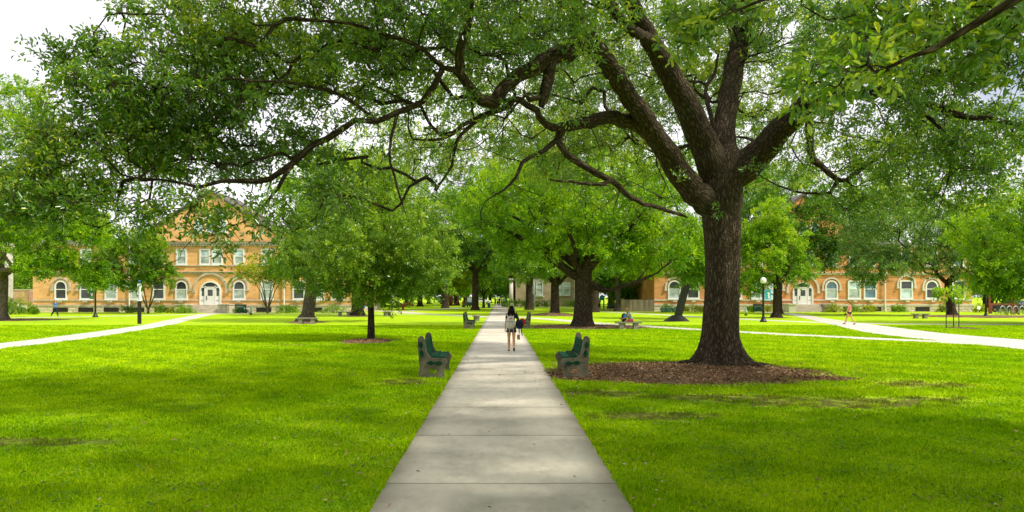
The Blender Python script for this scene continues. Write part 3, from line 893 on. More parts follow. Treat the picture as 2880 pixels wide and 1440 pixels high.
m = NT('mulch')
co = m.coord()
vo = m.n('ShaderNodeTexVoronoi', {'Vector': m.mapping(co, (1, 1.6, 1)), 'Scale': 22.})
n2 = m.noise(co, 1.4, 5, .7)
c = m.ramp(vo.outputs['Color'], [(.15, (.075, .05, .032)), (.5, (.25, .15, .082)), (.85, (.45, .31, .19))])
c = m.mix(m.ramp(n2, [(.42, .0), (.65, .6)]), c, (.05, .026, .015))
m.principled(c, .95, m.bump(vo.outputs['Distance'], .9, .04), 0, .1)
M['mulch'] = m.m
M['chip'] = leaf_mat('mulch_chip', (.09, .05, .03), (.32, .19, .10), (.64, .47, .31), .0, gloss=.0)

# lawn, one sheet to the horizon, fine near the viewer
mb = MB()
g = 900.
mb.add([(-g, -60, 0), (g, -60, 0), (g, 1400, 0), (-g, 1400, 0)], [(0, 1, 2, 3)])
tag(mb.build('lawn', M['lawn']), kind='structure')


def ribbon(name, pts, mat, z, kind='structure', n=6):
    """pts: (x, y, width) along the middle"""
    S = smooth_path([(x, y, 0, w) for x, y, w in pts], 1.2)
    T = unit(np.gradient(S[:, :2], axis=0))
    Nrm = np.stack([-T[:, 1], T[:, 0]], 1)
    rg = np.random.default_rng(len(pts))
    w = S[:, 3:4] / 2 + rg.normal(0, .008, (len(S), 1))
    A = S[:, :2] + Nrm * w; B = S[:, :2] - Nrm * w
    mb = MB()
    vs = [(*a, z) for a in A] + [(*b, z) for b in B] + [(*a, -.04) for a in A] + [(*b, -.04) for b in B]
    k = len(S)
    fs = []
    for i in range(k - 1):
        fs += [(k + i, k + i + 1, i + 1, i), (i, i + 1, 2 * k + i + 1, 2 * k + i), (k + i + 1, k + i, 3 * k + i, 3 * k + i + 1)]
    mb.add(vs, fs)
    return tag(mb.build(name, mat), kind=kind)


PATHS = [('main_path', [(.015, -12, 2.41), (.015, 10, 2.41), (.015, 40, 2.41), (.01, 90, 2.41), (.0, 178, 2.45)], .022),
         ('diagonal_path', [(1.0, 65.5, 1.5), (3.8, 59, 1.5), (7.4, 48.3, 1.55), (13.3, 36.9, 1.55), (17.4, 31., 1.55), (20.2, 27.5, 1.7)], .018),
         ('right_walk', [(32.4, 84, 2.6), (32.3, 76, 1.7), (27.6, 59.5, 1.8), (24.4, 47.5, 2.7), (21.6, 36.5, 3.7), (21.4, 30, 4.3), (21.4, 24, 4.3), (21.4, 8, 4.3)], .014),
         ('cross_walk', [(12.5, 88, 1.4), (16., 76, 1.5), (20.9, 58, 1.5), (25., 50.2, 1.5), (36, 47, 1.3), (60, 44, 1.3)], .010),
         ('far_cross_path', [(-.9, 63.5, 1.7), (-3.2, 67.5, 1.7), (-8, 75, 1.8), (-16, 90.5, 2.2), (-24, 96, 2.2), (-31, 80, 1.6)], .018),
         ('back_path', [(-12.5, 89, 1.6), (-10, 99, 1.6), (-7, 113, 1.7), (-1, 125, 1.8)], .010),
         ('left_walk', [(-32.6, 84, 2.4), (-32.4, 77, 1.6), (-27, 58, 1.7), (-23.2, 46, 1.8), (-20.6, 34, 2.0), (-19.7, 27, 2.1), (-19.7, 14, 2.1), (-19.7, 4, 2.1)], .018),
         ('front_walk', [(-62, 55, 1.4), (-46, 61, 1.4), (-38, 67.5, 1.4), (-32.5, 74.2, 1.4)], .012),
         ('building_walk', [(-31.5, 76.5, 1.3), (-24, 75.6, 1.3), (-10, 74.5, 1.3), (-6, 73, 1.3)], .012),
         ('tan_building_walk', [(1., 117, 2.), (8, 116.5, 2.), (16, 106, 2.), (22, 94, 1.6)], .012)]
for nm, pts, z in PATHS:
    ribbon(nm, pts, M['path_main'] if nm == 'main_path' else M['path_far'], z)


def mulch_bed(x, y, rx, ry, h, seed, chips=0, name='mulch_bed', rmin=None):
    rg = np.random.default_rng(seed)
    K, J = 72, 9
    a = np.arange(K) * 2 * math.pi / K
    e = .93 + .10 * np.sin(3 * a + seed) + .09 * np.sin(7 * a + 2 * seed) + .07 * np.sin(13 * a + seed) + rg.normal(0, .045, K)
    mb = MB()
    vs = [(0, 0, h)]
    for j in range(1, J + 1):
        t = j / J
        z = h * (1 - t ** 2.2) - .004
        vs += [(.93 * rx * t * e[i] * math.cos(a[i]), .93 * ry * t * e[i] * math.sin(a[i]), z + (rg.normal(0, .012) if j < J else 0)) for i in range(K)]
    fs = [(0, 1 + i, 1 + (i + 1) % K) for i in range(K)]
    for j in range(J - 1):
        fs += [(1 + j * K + i, 1 + (j + 1) * K + i, 1 + (j + 1) * K + (i + 1) % K, 1 + j * K + (i + 1) % K) for i in range(K)]
    mb.add(vs, fs)
    o = mb.build(name, M['mulch'], None, True); o.location = (x, y, 0.004)
    tag(o, kind='stuff')
    if chips:
        n = chips
        r = np.sqrt(rg.random(n)) * np.where(rg.random(n) < .35, rg.uniform(.95, 1.5, n), 1.)
        th = rg.uniform(0, 6.283, n)
        P = np.stack([rx * r * np.cos(th), ry * r * np.sin(th), h * np.clip(1 - r ** 2.2, 0, 1) + .012], 1)
        k_ = (np.abs(P[:, 0] + x - .015) > 1.18) | (rg.random(n) < .07); P = P[k_]; n = len(P)
        A = unit(rg.normal(0, 1, (n, 3)) * np.array([1, 1, .25])); Nn = unit(rg.normal(0, .4, (n, 3)) + np.array([0, 0, 1.]))
        L = rg.uniform(.03, .10, n)
        V, Fq, q = leaves_mesh(P, A, Nn, L, L * .38, False)
        c = mesh_np('chips', V, [Fq], M['chip'], o, np.clip(rg.normal(.42, .25, n), 0, 1))
        c['kind'] = 'stuff'
    return o


BEDS = [(4.75, 17.6, 3.7, 2.7, .07, 1, 19000), (7.7, 16.2, .8, .5, .01, 12, 900), (-5.8, 29.6, 1.15, 1.6, .08, 2, 2500), (5.4, 43.6, 4.2, 3.4, .10, 3, 5000), (5.6, 71, 2.6, 5., .25, 4, 0),
        (-14.5, 51.3, 1.7, 2.6, .05, 5, 0), (-39.5, 56.5, 3.6, 2.8, .08, 6, 0), (46.5, 66, 8., 4.5, .12, 7, 0), (25, 62, 1.5, 1.3, .05, 8, 0), (28.2, 41.6, 1., 1.2, .05, 9, 800),
        (-14.2, 67, 2., 2.4, .06, 10, 0), (1.9, 16.8, .8, 1.2, .03, 11, 1600)]
for b in BEDS:
    mulch_bed(*b)


def grass_field():
    """blades of grass over the nearer lawn"""
    rg = np.random.default_rng(3)
    segs = []
    N = 500000
    u = rg.random(N * 2)
    d0, d1, q = 5.2, 46., .42
    D = (d0 ** q + u * (d1 ** q - d0 ** q)) ** (1 / q)
    X = rg.uniform(-1, 1, len(D)) * (.78 * D + 2.6)
    keep = np.ones(len(D), bool)
    # keep off the paths, the beds and the trunk; the edges stay ragged
    for nm, pts, z in PATHS:
        S = smooth_path([(x, y, 0, w) for x, y, w in pts], .8)
        if S[:, 1].min() > 47: continue
        if nm == 'main_path':
            dd = np.abs(X - .015) - 1.205
        else:
            sel = S[(S[:, 1] < 50)]
            dd = np.full(len(X), 9.)
            for s in sel:
                dd = np.minimum(dd, np.hypot(X - s[0], D - s[1]) - s[3] / 2)
        keep &= dd > -.035 * rg.random(len(X)) ** 2
    for x, y, rx, ry, h, sd, ch in BEDS:
        r = np.hypot((X - x) / rx, (D - y) / ry)
        keep &= rg.random(len(X)) < np.clip((r - .88) * 5, .006, 1)
    for x, y, rx, ry in BARE:
        r = np.hypot((X - x) / rx, (D - y) / ry)
        keep &= rg.random(len(X)) < np.clip(r * .75 + .05 + .5 * np.sin(X * 5.1 + np.sin(D * 7)) * np.sin(D * 6.3), 0, 1)
    X, D = X[keep], D[keep]
    n = len(X)
    P = np.stack([X, D, np.full(n, -.005)], 1)
    tuft = .5 + .5 * np.sin(X * 2.1 + 1.3 * np.sin(D * 1.7)) * np.sin(D * 1.9 + np.sin(X * 1.1))
    H = rg.uniform(.022, .055, n) * (.75 + .6 * tuft) * np.clip(D / 11, .9, 1.25)
    edge = np.abs(np.abs(X - .015) - 1.205) < .06
    H = np.where(edge, H * 1.35, H)
    W = .0052 * np.clip(D / 6, 1, 6) ** .85 * rg.uniform(.7, 1.3, n)
    a = rg.uniform(0, 6.283, n)
    s = np.stack([np.cos(a), np.sin(a), np.zeros(n)], 1)
    lean = np.stack([rg.normal(0, .5, n), rg.normal(0, .5, n), np.zeros(n)], 1) * H[:, None]
    up = np.array([0, 0, 1.]) * H[:, None]
    m1 = P + up * .6 + lean * .35
    V = np.stack([P - s * W[:, None], P + s * W[:, None], m1 + s * W[:, None] * .7, P + up * .95 + lean * 1.1, m1 - s * W[:, None] * .7], 1).reshape(-1, 3)
    i = np.arange(n)[:, None] * 5
    Fq = i + np.array([[0, 1, 2, 4]]); Ft = i + np.array([[4, 2, 3]])
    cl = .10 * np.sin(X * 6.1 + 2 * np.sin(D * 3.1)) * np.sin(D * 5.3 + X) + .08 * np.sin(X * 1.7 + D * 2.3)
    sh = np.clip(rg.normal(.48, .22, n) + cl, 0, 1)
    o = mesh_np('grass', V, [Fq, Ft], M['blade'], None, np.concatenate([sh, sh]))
    tag(o, kind='stuff')
    # broad-leaved weeds and clover in loose patches
    k = 240
    cx = rg.uniform(-.8, .8, k); cd = 5.3 + 15 * rg.random(k) ** 1.5; cx = cx * cd
    X = (cx[:, None] + rg.normal(0, .16, (k, 26))).ravel(); D = (cd[:, None] + rg.normal(0, .16, (k, 26))).ravel()
    ok = (np.abs(X) > 1.27) & (np.hypot((X - 4.75) / 3.7, (D - 17.6) / 2.7) > 1)
    X, D = X[ok], D[ok]; n = len(X)
    P = np.stack([X, D, rg.uniform(.02, .05, n)], 1)
    A = unit(rg.normal(0, 1, (n, 3)) * np.array([1, 1, .2])); Nn = unit(rg.normal(0, .35, (n, 3)) + np.array([0, 0, 1.]))
    L = rg.uniform(.025, .06, n)
    V, Fq, q = leaves_mesh(P, A, Nn, L, L * .7, False)
    tag(mesh_np('clover', V, [Fq], M['leaf_mid'], None, np.clip(rg.normal(.3, .2, n), 0, 1)), kind='stuff')
    # clover heads and dead leaves lying about
    n = 1300
    D = rg.uniform(5.6, 22, n); X = rg.uniform(-.8, .8, n) * D
    X = np.where(rg.random(n) < .35, np.sign(rg.normal(0, 1, n)) * rg.uniform(.7, 1.9, n), X)
    P = np.stack([X, D, np.where(np.abs(X) < 1.2, .028, .035)], 1)
    k = (np.abs(X) > 1.2) | (rg.random(n) < .2)
    P = P[k]; n = len(P)
    A = unit(rg.normal(0, 1, (n, 3)) * np.array([1, 1, .15])); Nn = unit(rg.normal(0, .35, (n, 3)) + np.array([0, 0, 1.]))
    L = rg.uniform(.03, .075, n)
    V, Fq, q = leaves_mesh(P, A, Nn, L, L * .42, False)
    tag(mesh_np('leaf_litter', V, [Fq], M['chip'], None, np.clip(rg.normal(.6, .3, n), 0, 1)), kind='stuff')


grass_field()


# ------------------------------------------------------------------ buildings
def arch_pts(x, z0, z1, w, arched, n=10):
    """outline of an opening standing on z0, its head at z1"""
    h = w / 2
    if not arched:
        return [(x - h, z0), (x + h, z0), (x + h, z0 + (z1 - z0) * .5)] + [(x + h, z1), (x, z1), (x - h, z1)] + [(x - h, z0 + (z1 - z0) * .5)]
    zs = z1 - h
    return [(x - h, z0), (x + h, z0), (x + h, (z0 + zs) / 2)] + [(x + h * math.cos(a), zs + h * math.sin(a)) for a in np.linspace(0, math.pi, n)] + [(x - h, (z0 + zs) / 2)]


def window(parent, x, z0, z1, w, arched, y, glass='glass_dark', glass2=None, bar=True, fr=.17):
    """frame proud of the wall plane y (the wall faces -y), pane set back in it"""
    o = arch_pts(x, z0, z1, w, arched); i = arch_pts(x, z0 + fr, z1 - fr, w - 2 * fr, arched)
    b = MB().ring(o, i, y - .12, y + .03)
    zm = z0 + (z1 - z0) * .53
    if bar: b.box(x - w / 2 + fr, x + w / 2 - fr, y - .075, y + .02, zm - .05, zm + .05)
    b.box(x - w / 2 - .06, x + w / 2 + .06, y - .2, y + .03, z0 - .11, z0 - .002)
    f = b.build('window', M['white'], parent)
    g = MB()
    lo = arch_pts(x, z0 + fr, z1 - fr, w - 2 * fr, arched)
    g.add([(a, y - .035, c) for a, c in lo], [tuple(range(len(lo)))])
    g.build('pane', M[glass], f)
    if glass2:
        MB().box(x - w / 2 + fr + .02, x + w / 2 - fr - .02, y - .045, y - .038, z0 + fr + .02, zm - .06).build('blind', M[glass2], f)
    return f


def hood(b, x, zc, r, t=.2, y=0., n=14, leg=0.3):
    out = [(x + r, zc - leg)] + [(x + r * math.cos(a), zc + r * math.sin(a)) for a in np.linspace(0, math.pi, n)] + [(x - r, zc - leg)]
    ri = r - t
    inn = [(x + ri, zc - leg)] + [(x + ri * math.cos(a), zc + ri * math.sin(a)) for a in np.linspace(0, math.pi, n)] + [(x - ri, zc - leg)]
    b.ring(out, inn, y - .16, y + .02, closed=False)
    for s in (-1, 1):
        b.box(x + s * (r - t / 2) - .16, x + s * (r - t / 2) + .16, y - .22, y + .02, zc - leg - .22, zc - leg)


def hall(label, x0, x1, y, door_x, lower, upper, attic, brick, stone, trim, gable_c, gable_w, apex, depth=18., wing=None, base_h=.93, glassU='glass_pale', spouts=()):
    root = thing('brick_hall', label, 'building', (x0, y, 0))
    dx = -x0

    def P(b, name, mat, **k):
        b.v = [(vx + dx, vy - y, vz) for vx, vy, vz in b.v]
        return b.build(name, mat, root, **k)
    top = 8.1
    b = MB().box(x0, x1, y, y + depth, base_h - .1, top)
    P(b, 'wall', brick)
    b = MB().box(x0 - .12, x1 + .12, y - .14, y + depth + .1, -.1, base_h - .16)
    P(b, 'stone_base', stone)
    b = MB().box(x0 - .16, x1 + .16, y - .18, y + depth + .1, base_h - .158, base_h + .02)
    b.box(x0 - .04, x1 + .04, y - .09, y - .002, 1.40, 1.55)
    b.box(x0 - .08, x1 + .08, y - .14, y - .002, 4.68, 4.86)
    b.box(x0 - .04, x1 + .04, y - .09, y - .002, 5.58, 5.70)
    b.box(x0 - .05, x1 + .05, y - .22, y - .002, 4.862, 4.93)
    P(b, 'belt_course', trim)
    # cornice with dentils
    b = MB().box(x0 - .3, x1 + .3, y - .38, y + depth + .3, top + .16, top + .38)
    b.box(x0 - .12, x1 + .12, y - .16, y - .002, top - .12, top + .158)
    xx = x0
    while xx < x1:
        b.box(xx, xx + .17, y - .3, y - .162, top - .1, top + .158); xx += .36
    P(b, 'cornice', trim)
    # hipped roof
    z0, z1 = top + .382, top + 1.5
    e = .45
    vs = [(x0 - e, y - e, z0), (x1 + e, y - e, z0), (x1 + e, y + depth + e, z0), (x0 - e, y + depth + e, z0), (x0 + 6, y + depth / 2, z1), (x1 - 6, y + depth / 2, z1)]
    P(MB().add(vs, [(0, 1, 5, 4), (1, 2, 5), (2, 3, 4, 5), (3, 0, 4), (3, 2, 1, 0)]), 'roof', M['slate'])
    # gable wall over the entrance and its roof
    gh = gable_w / 2
    b = MB().prism([(gable_c - gh, top + .384), (gable_c + gh, top + .384), (gable_c, apex)], y - .05, y + depth / 2)
    P(b, 'gable', brick)
    b = MB()
    for s in (-1, 1):
        a = np.array([gable_c + s * (gh + .35), top + .3]); c = np.array([gable_c, apex + .08])
        b.prism([tuple(a), tuple(c), (c[0], c[1] + .28), (a[0], a[1] + .3)][::s], y - .3, y + depth / 2)
    P(b, 'gable_roof', M['slate'])
    for wx, z0, z1, w, ar, gl, bl, hd in lower + upper + attic:
        yy = y if z1 < top else y - .05
        window(root, wx + dx, z0, z1, w, ar, yy - y, gl, bl)
        if hd:
            hb = MB(); hood(hb, wx, z1 - w / 2 + (.0 if ar else .3), hd, y=yy); P(hb, 'hood_moulding', trim)
        if z1 < 4.5: P(MB().box(wx - .22, wx + .22, y - .42, y - .182, 1.24, 1.40), 'sill_block', trim)
    hb = MB(); hood(hb, door_x, 2.75, 2.07, .24, y, 18, .2); P(hb, 'hood_moulding', trim)
    # entrance: white arched screen with door, side lights and fan light
    zs = base_h + .02
    o = arch_pts(door_x, zs, 3.78, 2.6, True, 16); i = arch_pts(door_x, zs + .01, 3.62, 2.28, True, 16)
    b = MB().ring(o, i, y - .14, y + .02)
    b.box(door_x - 1.14, door_x + 1.14, y - .06, y - .004, zs, 2.62)
    for s in (-1, 1): b.box(door_x + s * .62 - .08, door_x + s * .62 + .08, y - .13, y - .062, zs, 3.2)
    b.box(door_x - 1.14, door_x + 1.14, y - .13, y - .062, 2.98, 3.1)
    P(b, 'door_screen', M['white'])
    g = MB().add([(px, y - .02, pz) for px, pz in arch_pts(door_x, 2.622, 3.62, 2.28, True, 16)], [tuple(range(20))])
    for s in (-1, 1): g.box(door_x + s * .88 - .14, door_x + s * .88 + .14, y - .075, y - .061, 2.0, 2.9)
    P(g, 'pane', M['glass_dark'])
    d = P(MB().box(door_x - .53, door_x + .53, y - .105, y - .062, zs, 2.97), 'door', M['white'])
    q = MB().box(door_x - .3 + dx, door_x + .3 + dx, -.112, -.106, 2.0, 2.75); q.build('pane', M['glass_dark'], d)
    MB().box(door_x - .46 + dx, door_x - .4 + dx, -.16, -.106, 1.5, 2.0).build('handle', M['black_metal'], d)
    b = MB()
    for k in range(6):
        b.box(door_x - 2.0, door_x + 2.0, y - .6 - .36 * (6 - k), y - .19, -.05 + .0, (k + 1) * base_h / 6 - .012 + k * .0005)
    P(b, 'steps', M['grey_stone'])
    for s in (-1, 1):
        b = MB()
        b.box(door_x + s * 2.5 - .45, door_x + s * 2.5 + .45, y - 2.9, y - .2, -.05, base_h - .02)
        b.box(door_x + s * 2.5 - .52, door_x + s * 2.5 + .52, y - 2.97, y - .2, base_h - .018, base_h + .12)
        P(b, 'step_pier', trim)
    # basement lights and rain pipes
    b = MB()
    xx = x0 + 3.4
    while xx < x1 - 2:
        if abs(xx - door_x) > 3.6: P(MB().box(xx - .9, xx + .9, y - .16, y - .142, .08, .6), 'basement_window', M['hole'])
        xx += 3.05
    for sx in spouts:
        b = MB().tube([(sx, y - .22, .1), (sx, y - .22, 4.6), (sx, y - .22, 8.0)], [.085] * 3, 8)
        P(b, 'downspout', M['white'])
    return root


def bx(px, D=82.): return (px - CX) / F * D


LW = dict(z0=1.56, z1=3.85)
lower = [(bx(p), 1.56, 3.86, 1.5, ar, gl, bl, hd) for p, ar, gl, bl, hd in
         [(154, True, 'glass_dark', None, 1.16), (217, True, 'glass_dark', None, 1.16), (280, False, 'glass_blind', 'glass_blind', 0), (345, False, 'glass_dark', 'glass_blind', 0), (400, False, 'glass_dark', None, 0),
          (457, True, 'glass_dark', 'glass_blind', 1.16), (602, True, 'glass_dark', 'glass_blind', 1.16), (672, False, 'glass_blind', None, 0), (752, False, 'glass_dark', None, 0), (800, False, 'glass_dark', 'glass_blind', 0), (850, False, 'glass_dark', None, 0)]]
upper = [(bx(p), 5.74, 7.66, 1.3, False, 'glass_pale', bl, 0) for p, bl in [(154, None), (217, 'glass_blind'), (280, None), (340, None), (400, None), (457, 'glass_blind'), (516, 'glass_blind'), (547, 'glass_blind'), (602, 'glass_blind'), (671, None), (751, None), (805, None), (850, None)]]
attic = [(bx(501), 9.6, 11.2, 1.05, True, 'glass_pale', None, 0), (bx(531.5), 9.6, 11.75, 1.3, True, 'glass_blue', None, 0), (bx(562), 9.6, 11.2, 1.05, True, 'glass_pale', None, 0)]
hall('golden brick hall with a tall gable over an arched white entrance, left of the lawn', bx(83), bx(889), 82., bx(530), lower, upper, attic, M['brick_gold'], M['rubble'], M['grey_stone'], bx(530), 18.2, 14.4, spouts=(bx(328), bx(716)))

DB = 86.5
lower = [(bx(p, DB), 1.62, 3.98, 1.62, ar, gl, bl, hd) for p, ar, gl, bl, hd in
         [(1696, True, 'glass_dark', 'glass_blind', 1.2), (1743, False, 'glass_dark', None, 0), (1795, False, 'glass_dark', None, 0), (1850, False, 'glass_dark', None, 0), (1905, False, 'glass_pale', None, 0), (1948, True, 'glass_pale', None, 1.2),
          (2091, True, 'glass_blue', 'glass_blind', 1.2), (2148, False, 'glass_pale', 'glass_blind', 0), (2188, False, 'glass_blue', None, 0), (2279, False, 'glass_dark', 'glass_pale', 1.2), (2343, True, 'glass_dark', None, 1.2), (2410, False, 'glass_dark', None, 0)]]
upper = [(bx(p, DB), 5.8, 7.7, 1.4, False, 'glass_blue', None, 0) for p in (1696, 1743, 1795, 1850, 1905, 1948, 2005, 2035, 2091, 2148, 2188, 2279, 2343, 2410)]
attic = [(bx(p, DB), 9.7, 11.4, 1.1, True, 'glass_blue', None, 0) for p in (1990, 2019, 2048)]
hall('orange brick hall with white stone bands, partly hidden by trees right of the big oak', bx(1646, DB), bx(2445, DB), DB, bx(2019, DB), lower, upper, attic, M['brick_orange'], M['rubble'], M['white_stone'], bx(2019, DB), 17., 14.6, spouts=(bx(2224, DB),))


def tan_house():
    x0, x1, y = 3.0, 19.0, 131.
    root = thing('tan_house', 'low tan house with white framed windows far behind the tree trunks in the middle', 'building', (x0, y, 0))
    MB().box(0, x1 - x0, 0, 12, -.1, 6.2).build('wall', M['tan_wall'], root)
    MB().box(-.4, x1 - x0 + .4, -.5, 12.4, 6.202, 6.5).build('cornice', M['white'], root)
    MB().add([(-.6, -.7, 6.502), (16.6, -.7, 6.502), (16.6, 12.6, 6.502), (-.6, 12.6, 6.502), (3, 6, 9.6), (13, 6, 9.6)], [(0, 1, 5, 4), (1, 2, 5), (2, 3, 4, 5), (3, 0, 4), (3, 2, 1, 0)]).build('roof', M['slate'], root)
    for wx in (3.0, 4.55, 8.4, 9.8, 14.4): window(root, wx, 2.1, 4.6, 1.35, False, 0., 'glass_pale')
    for q in ((2.05, 5.5, -.1, -.002, 1.75, 1.98), (2.05, 5.5, -.1, -.002, 4.72, 5.3)): MB().box(*q).build('window_band', M['white'], root)
    for q in ((11.2, 11.9, -.3, -.002, -.05, 5.6), (13., 13.4, -.2, -.002, -.05, 5.)): MB().box(*q).build('pilaster', M['white'], root)
    MB().box(11.95, 12.95, -.06, -.002, 0., 2.4).build('door', M['white'], root)
    b = MB()
    b.tube([(-.9, -1.4, 0), (-.9, -1.4, 4.9)], [.42, .36], 14); b.box(-1.5, -.3, -2., -.8, -.05, .2); b.box(-1.45, -.35, -1.95, -.85, 4.902, 5.3)
    b.build('porch_column', M['white_stone'], root, True)


tan_house()
b = MB().box(-3, 0, 0, 1.2, -.1, 7.5)
r = thing('pale_brick_house', 'corner of a pale brick house at the left edge behind the shrubs', 'building', (-54.7, 75.5, 0))
b.build('wall', M['brick_pale'], r)
MB().box(-3.1, .12, -.12, 1.3, 7.502, 7.9).build('cornice', M['white_stone'], r)
window(r, -1.5, 1.6, 3.4, 1.0, False, 0., 'glass_dark')
r = thing('garden_wall', 'weathered pink brick wall behind the shrubs beside the golden hall', 'wall', (-68., 92., 0))
MB().box(0, 13.6, 0, .35, -.1, 2.75).build('wall_face', M['brick_pink'], r)
MB().box(-.05, 13.65, -.06, .41, 2.752, 2.9).build('coping', M['grey_stone'], r)
for k in range(4):
    MB().box(.6 + k * 4, 1.1 + k * 4, -.12, -.002, -.1, 2.75).build('pier', M['brick_pink'], r)

# timber fence beside the orange hall
r = thing('timber_fence', 'weathered grey board fence joining the orange hall', 'fence', (15.3, 86.3, 0))
b = MB()
rg = np.random.default_rng(2)
x = 0.
while x < 4.1:
    w = .145; h = 1.52 + rg.normal(0, .012)
    b.box(x, x + w - .008, rg.normal(0, .006), .03, -.05, h); x += w
b.build('board_panel', M['wood_grey'], r)
for px in (.05, 2.05, 4.05):
    MB().box(px - .05, px + .05, .04, .14, -.1, 1.45).build('post', M['wood_grey'], r)
b = MB(); b.box(0, 4.1, .032, .07, .3, .4); b.box(0, 4.1, .032, .07, 1.2, 1.3); b.build('rail', M['wood_grey'], r)
# ------------------------------------------------------------------ benches
def slat_bench(label, x, y, rz):
    """concrete ends and green planks; local: seat faces +x, ends at y = 0 and 1.75"""
    root = thing('slat_bench', label, 'bench', (x, y, 0), rz, 'concrete and green plank benches along the main path')
    low = [(-.02, 0), (-.02, .14), (.0, .26), (-.01, .38), (-.02, .50), (.12, .498), (.28, .495),
           (.36, .485), (.5, .48), (.55, .477), (.60, .464), (.632, .440), (.650, .41), (.655, .38), (.645, .345), (.62, .30), (.60, .26), (.588, .21), (.585, .15), (.592, .08), (.615, 0), (.40, 0), (.36, .035), (.24, .035), (.2, 0)]
    high = [(-.02, .502), (-.035, .68), (-.043, .80), (-.045, .90), (-.038, .945), (-.022, .98), (.004, 1.005), (.035, 1.015), (.066, 1.008), (.092, .988), (.109, .955), (.119, .90), (.135, .80), (.155, .70), (.175, .63), (.2, .572), (.235, .528), (.28, .499), (.12, .502)]
    c = np.array([.31, .175])

    def on_diamond(p):
        d = np.array(p) - c
        return tuple(c + d / (abs(d[0]) / .115 + abs(d[1]) / .105))
    for ye, s in ((0., -1), (1.66, 1)):
        b = MB()
        b.ring(low, [on_diamond(p) for p in low], ye, ye + .09)
        b.prism(high, ye, ye + .09)
        b.build('end_panel', M['concrete_cast'], root)
    planks = [((.045, .80), math.radians(-6), .21), ((.085, .60), math.radians(-9), .18), ((.30, .505), math.radians(90), .17), ((.50, .492), math.radians(90), .17)]
    tabs = [((.035, .80), math.radians(-6)), ((.06, .60), math.radians(-9)), ((.27, .375), math.radians(90)), ((.46, .365), math.radians(90))]
    for (px, pz), a, w in planks:
        Mx = Matrix.Translation((px + (.05 if a < .5 else 0), .875, pz)) @ Matrix.Rotation(a if a < .5 else a, 4, 'Y')
        MB().xbox(Mx, .022, .785, w / 2).build('plank', M['bench_green'], root, False, .006)
    for ye in (-.022, 1.752):
        for (px, pz), a in tabs:
            Mx = Matrix.Translation((px, ye, pz)) @ Matrix.Rotation(a, 4, 'Y')
            b = MB().xbox(Mx, .026, .022, .082)
            b.xbox(Mx @ Matrix.Translation((.0, 0, .0)), .046, .018, .04)
            b.build('plank_end', M['bench_green'], root, False, .005)
    return root


b1 = slat_bench('nearest bench left of the main path, concrete ends and green planks, facing the path', -1.93, 16.35, 0)
# the bench turns round for the other side of the path: its far end becomes the near end
dup(b1, (2.11, 18.1, 0), math.pi, 'nearest bench right of the main path, beside the mulch of the big oak')
dup(b1, (-2.17, 40.6, 0), 0, 'farther bench left of the main path, its concrete end in shade on the lawn')
dup(b1, (1.80, 42.4, 0), math.pi, 'farther bench right of the main path, half hidden by the walking woman with the backpack')


def stone_bench(label, x, y, rz, L=1.5, w=.45, h=.45):
    root = thing('stone_bench', label, 'bench', (x, y, 0), rz, 'backless stone benches on the lawn')
    MB().box(-L / 2, L / 2, -w / 2, w / 2, h - .09, h).build('seat', M['stone_bench'], root, False, .015)
    for s in (-1, 1):
        b = MB().prism([(s * L * .27 - .17, -.02), (s * L * .27 + .17, -.02), (s * L * .27 + .13, .1), (s * L * .27 + .13, h - .16), (s * L * .27 + .18, h - .092), (s * L * .27 - .18, h - .092), (s * L * .27 - .13, h - .16), (s * L * .27 - .13, .1)], -w * .38, w * .38)
        b.build('leg', M['stone_bench'], root, False, .008)
    return root


sb = stone_bench('pale stone bench in front of the grey leaning tree trunk left of centre', bx(772, 48.3), 48.3, 0, 1.55)
for lab, px, D, rz in [('backless stone bench at the foot of the dark trunk behind the young tree', 866, 67, 0),
                       ('small stone bench seen end-on right of the young tree, before the rust coloured beam sculpture', 974, 67.5, R(80)),
                       ('stone bench end on the grass just beyond the farther left plank bench', 1199, 54.5, R(84)),
                       ('stone bench carrying the seated reader, right of the thick trunk', 1581, 40.5, 0),
                       ('stone bench alone on the lawn right of the woman in the pink top', 2315, 60, R(4))]:
    dup(sb, (bx(px, D), D, 0), rz, lab)


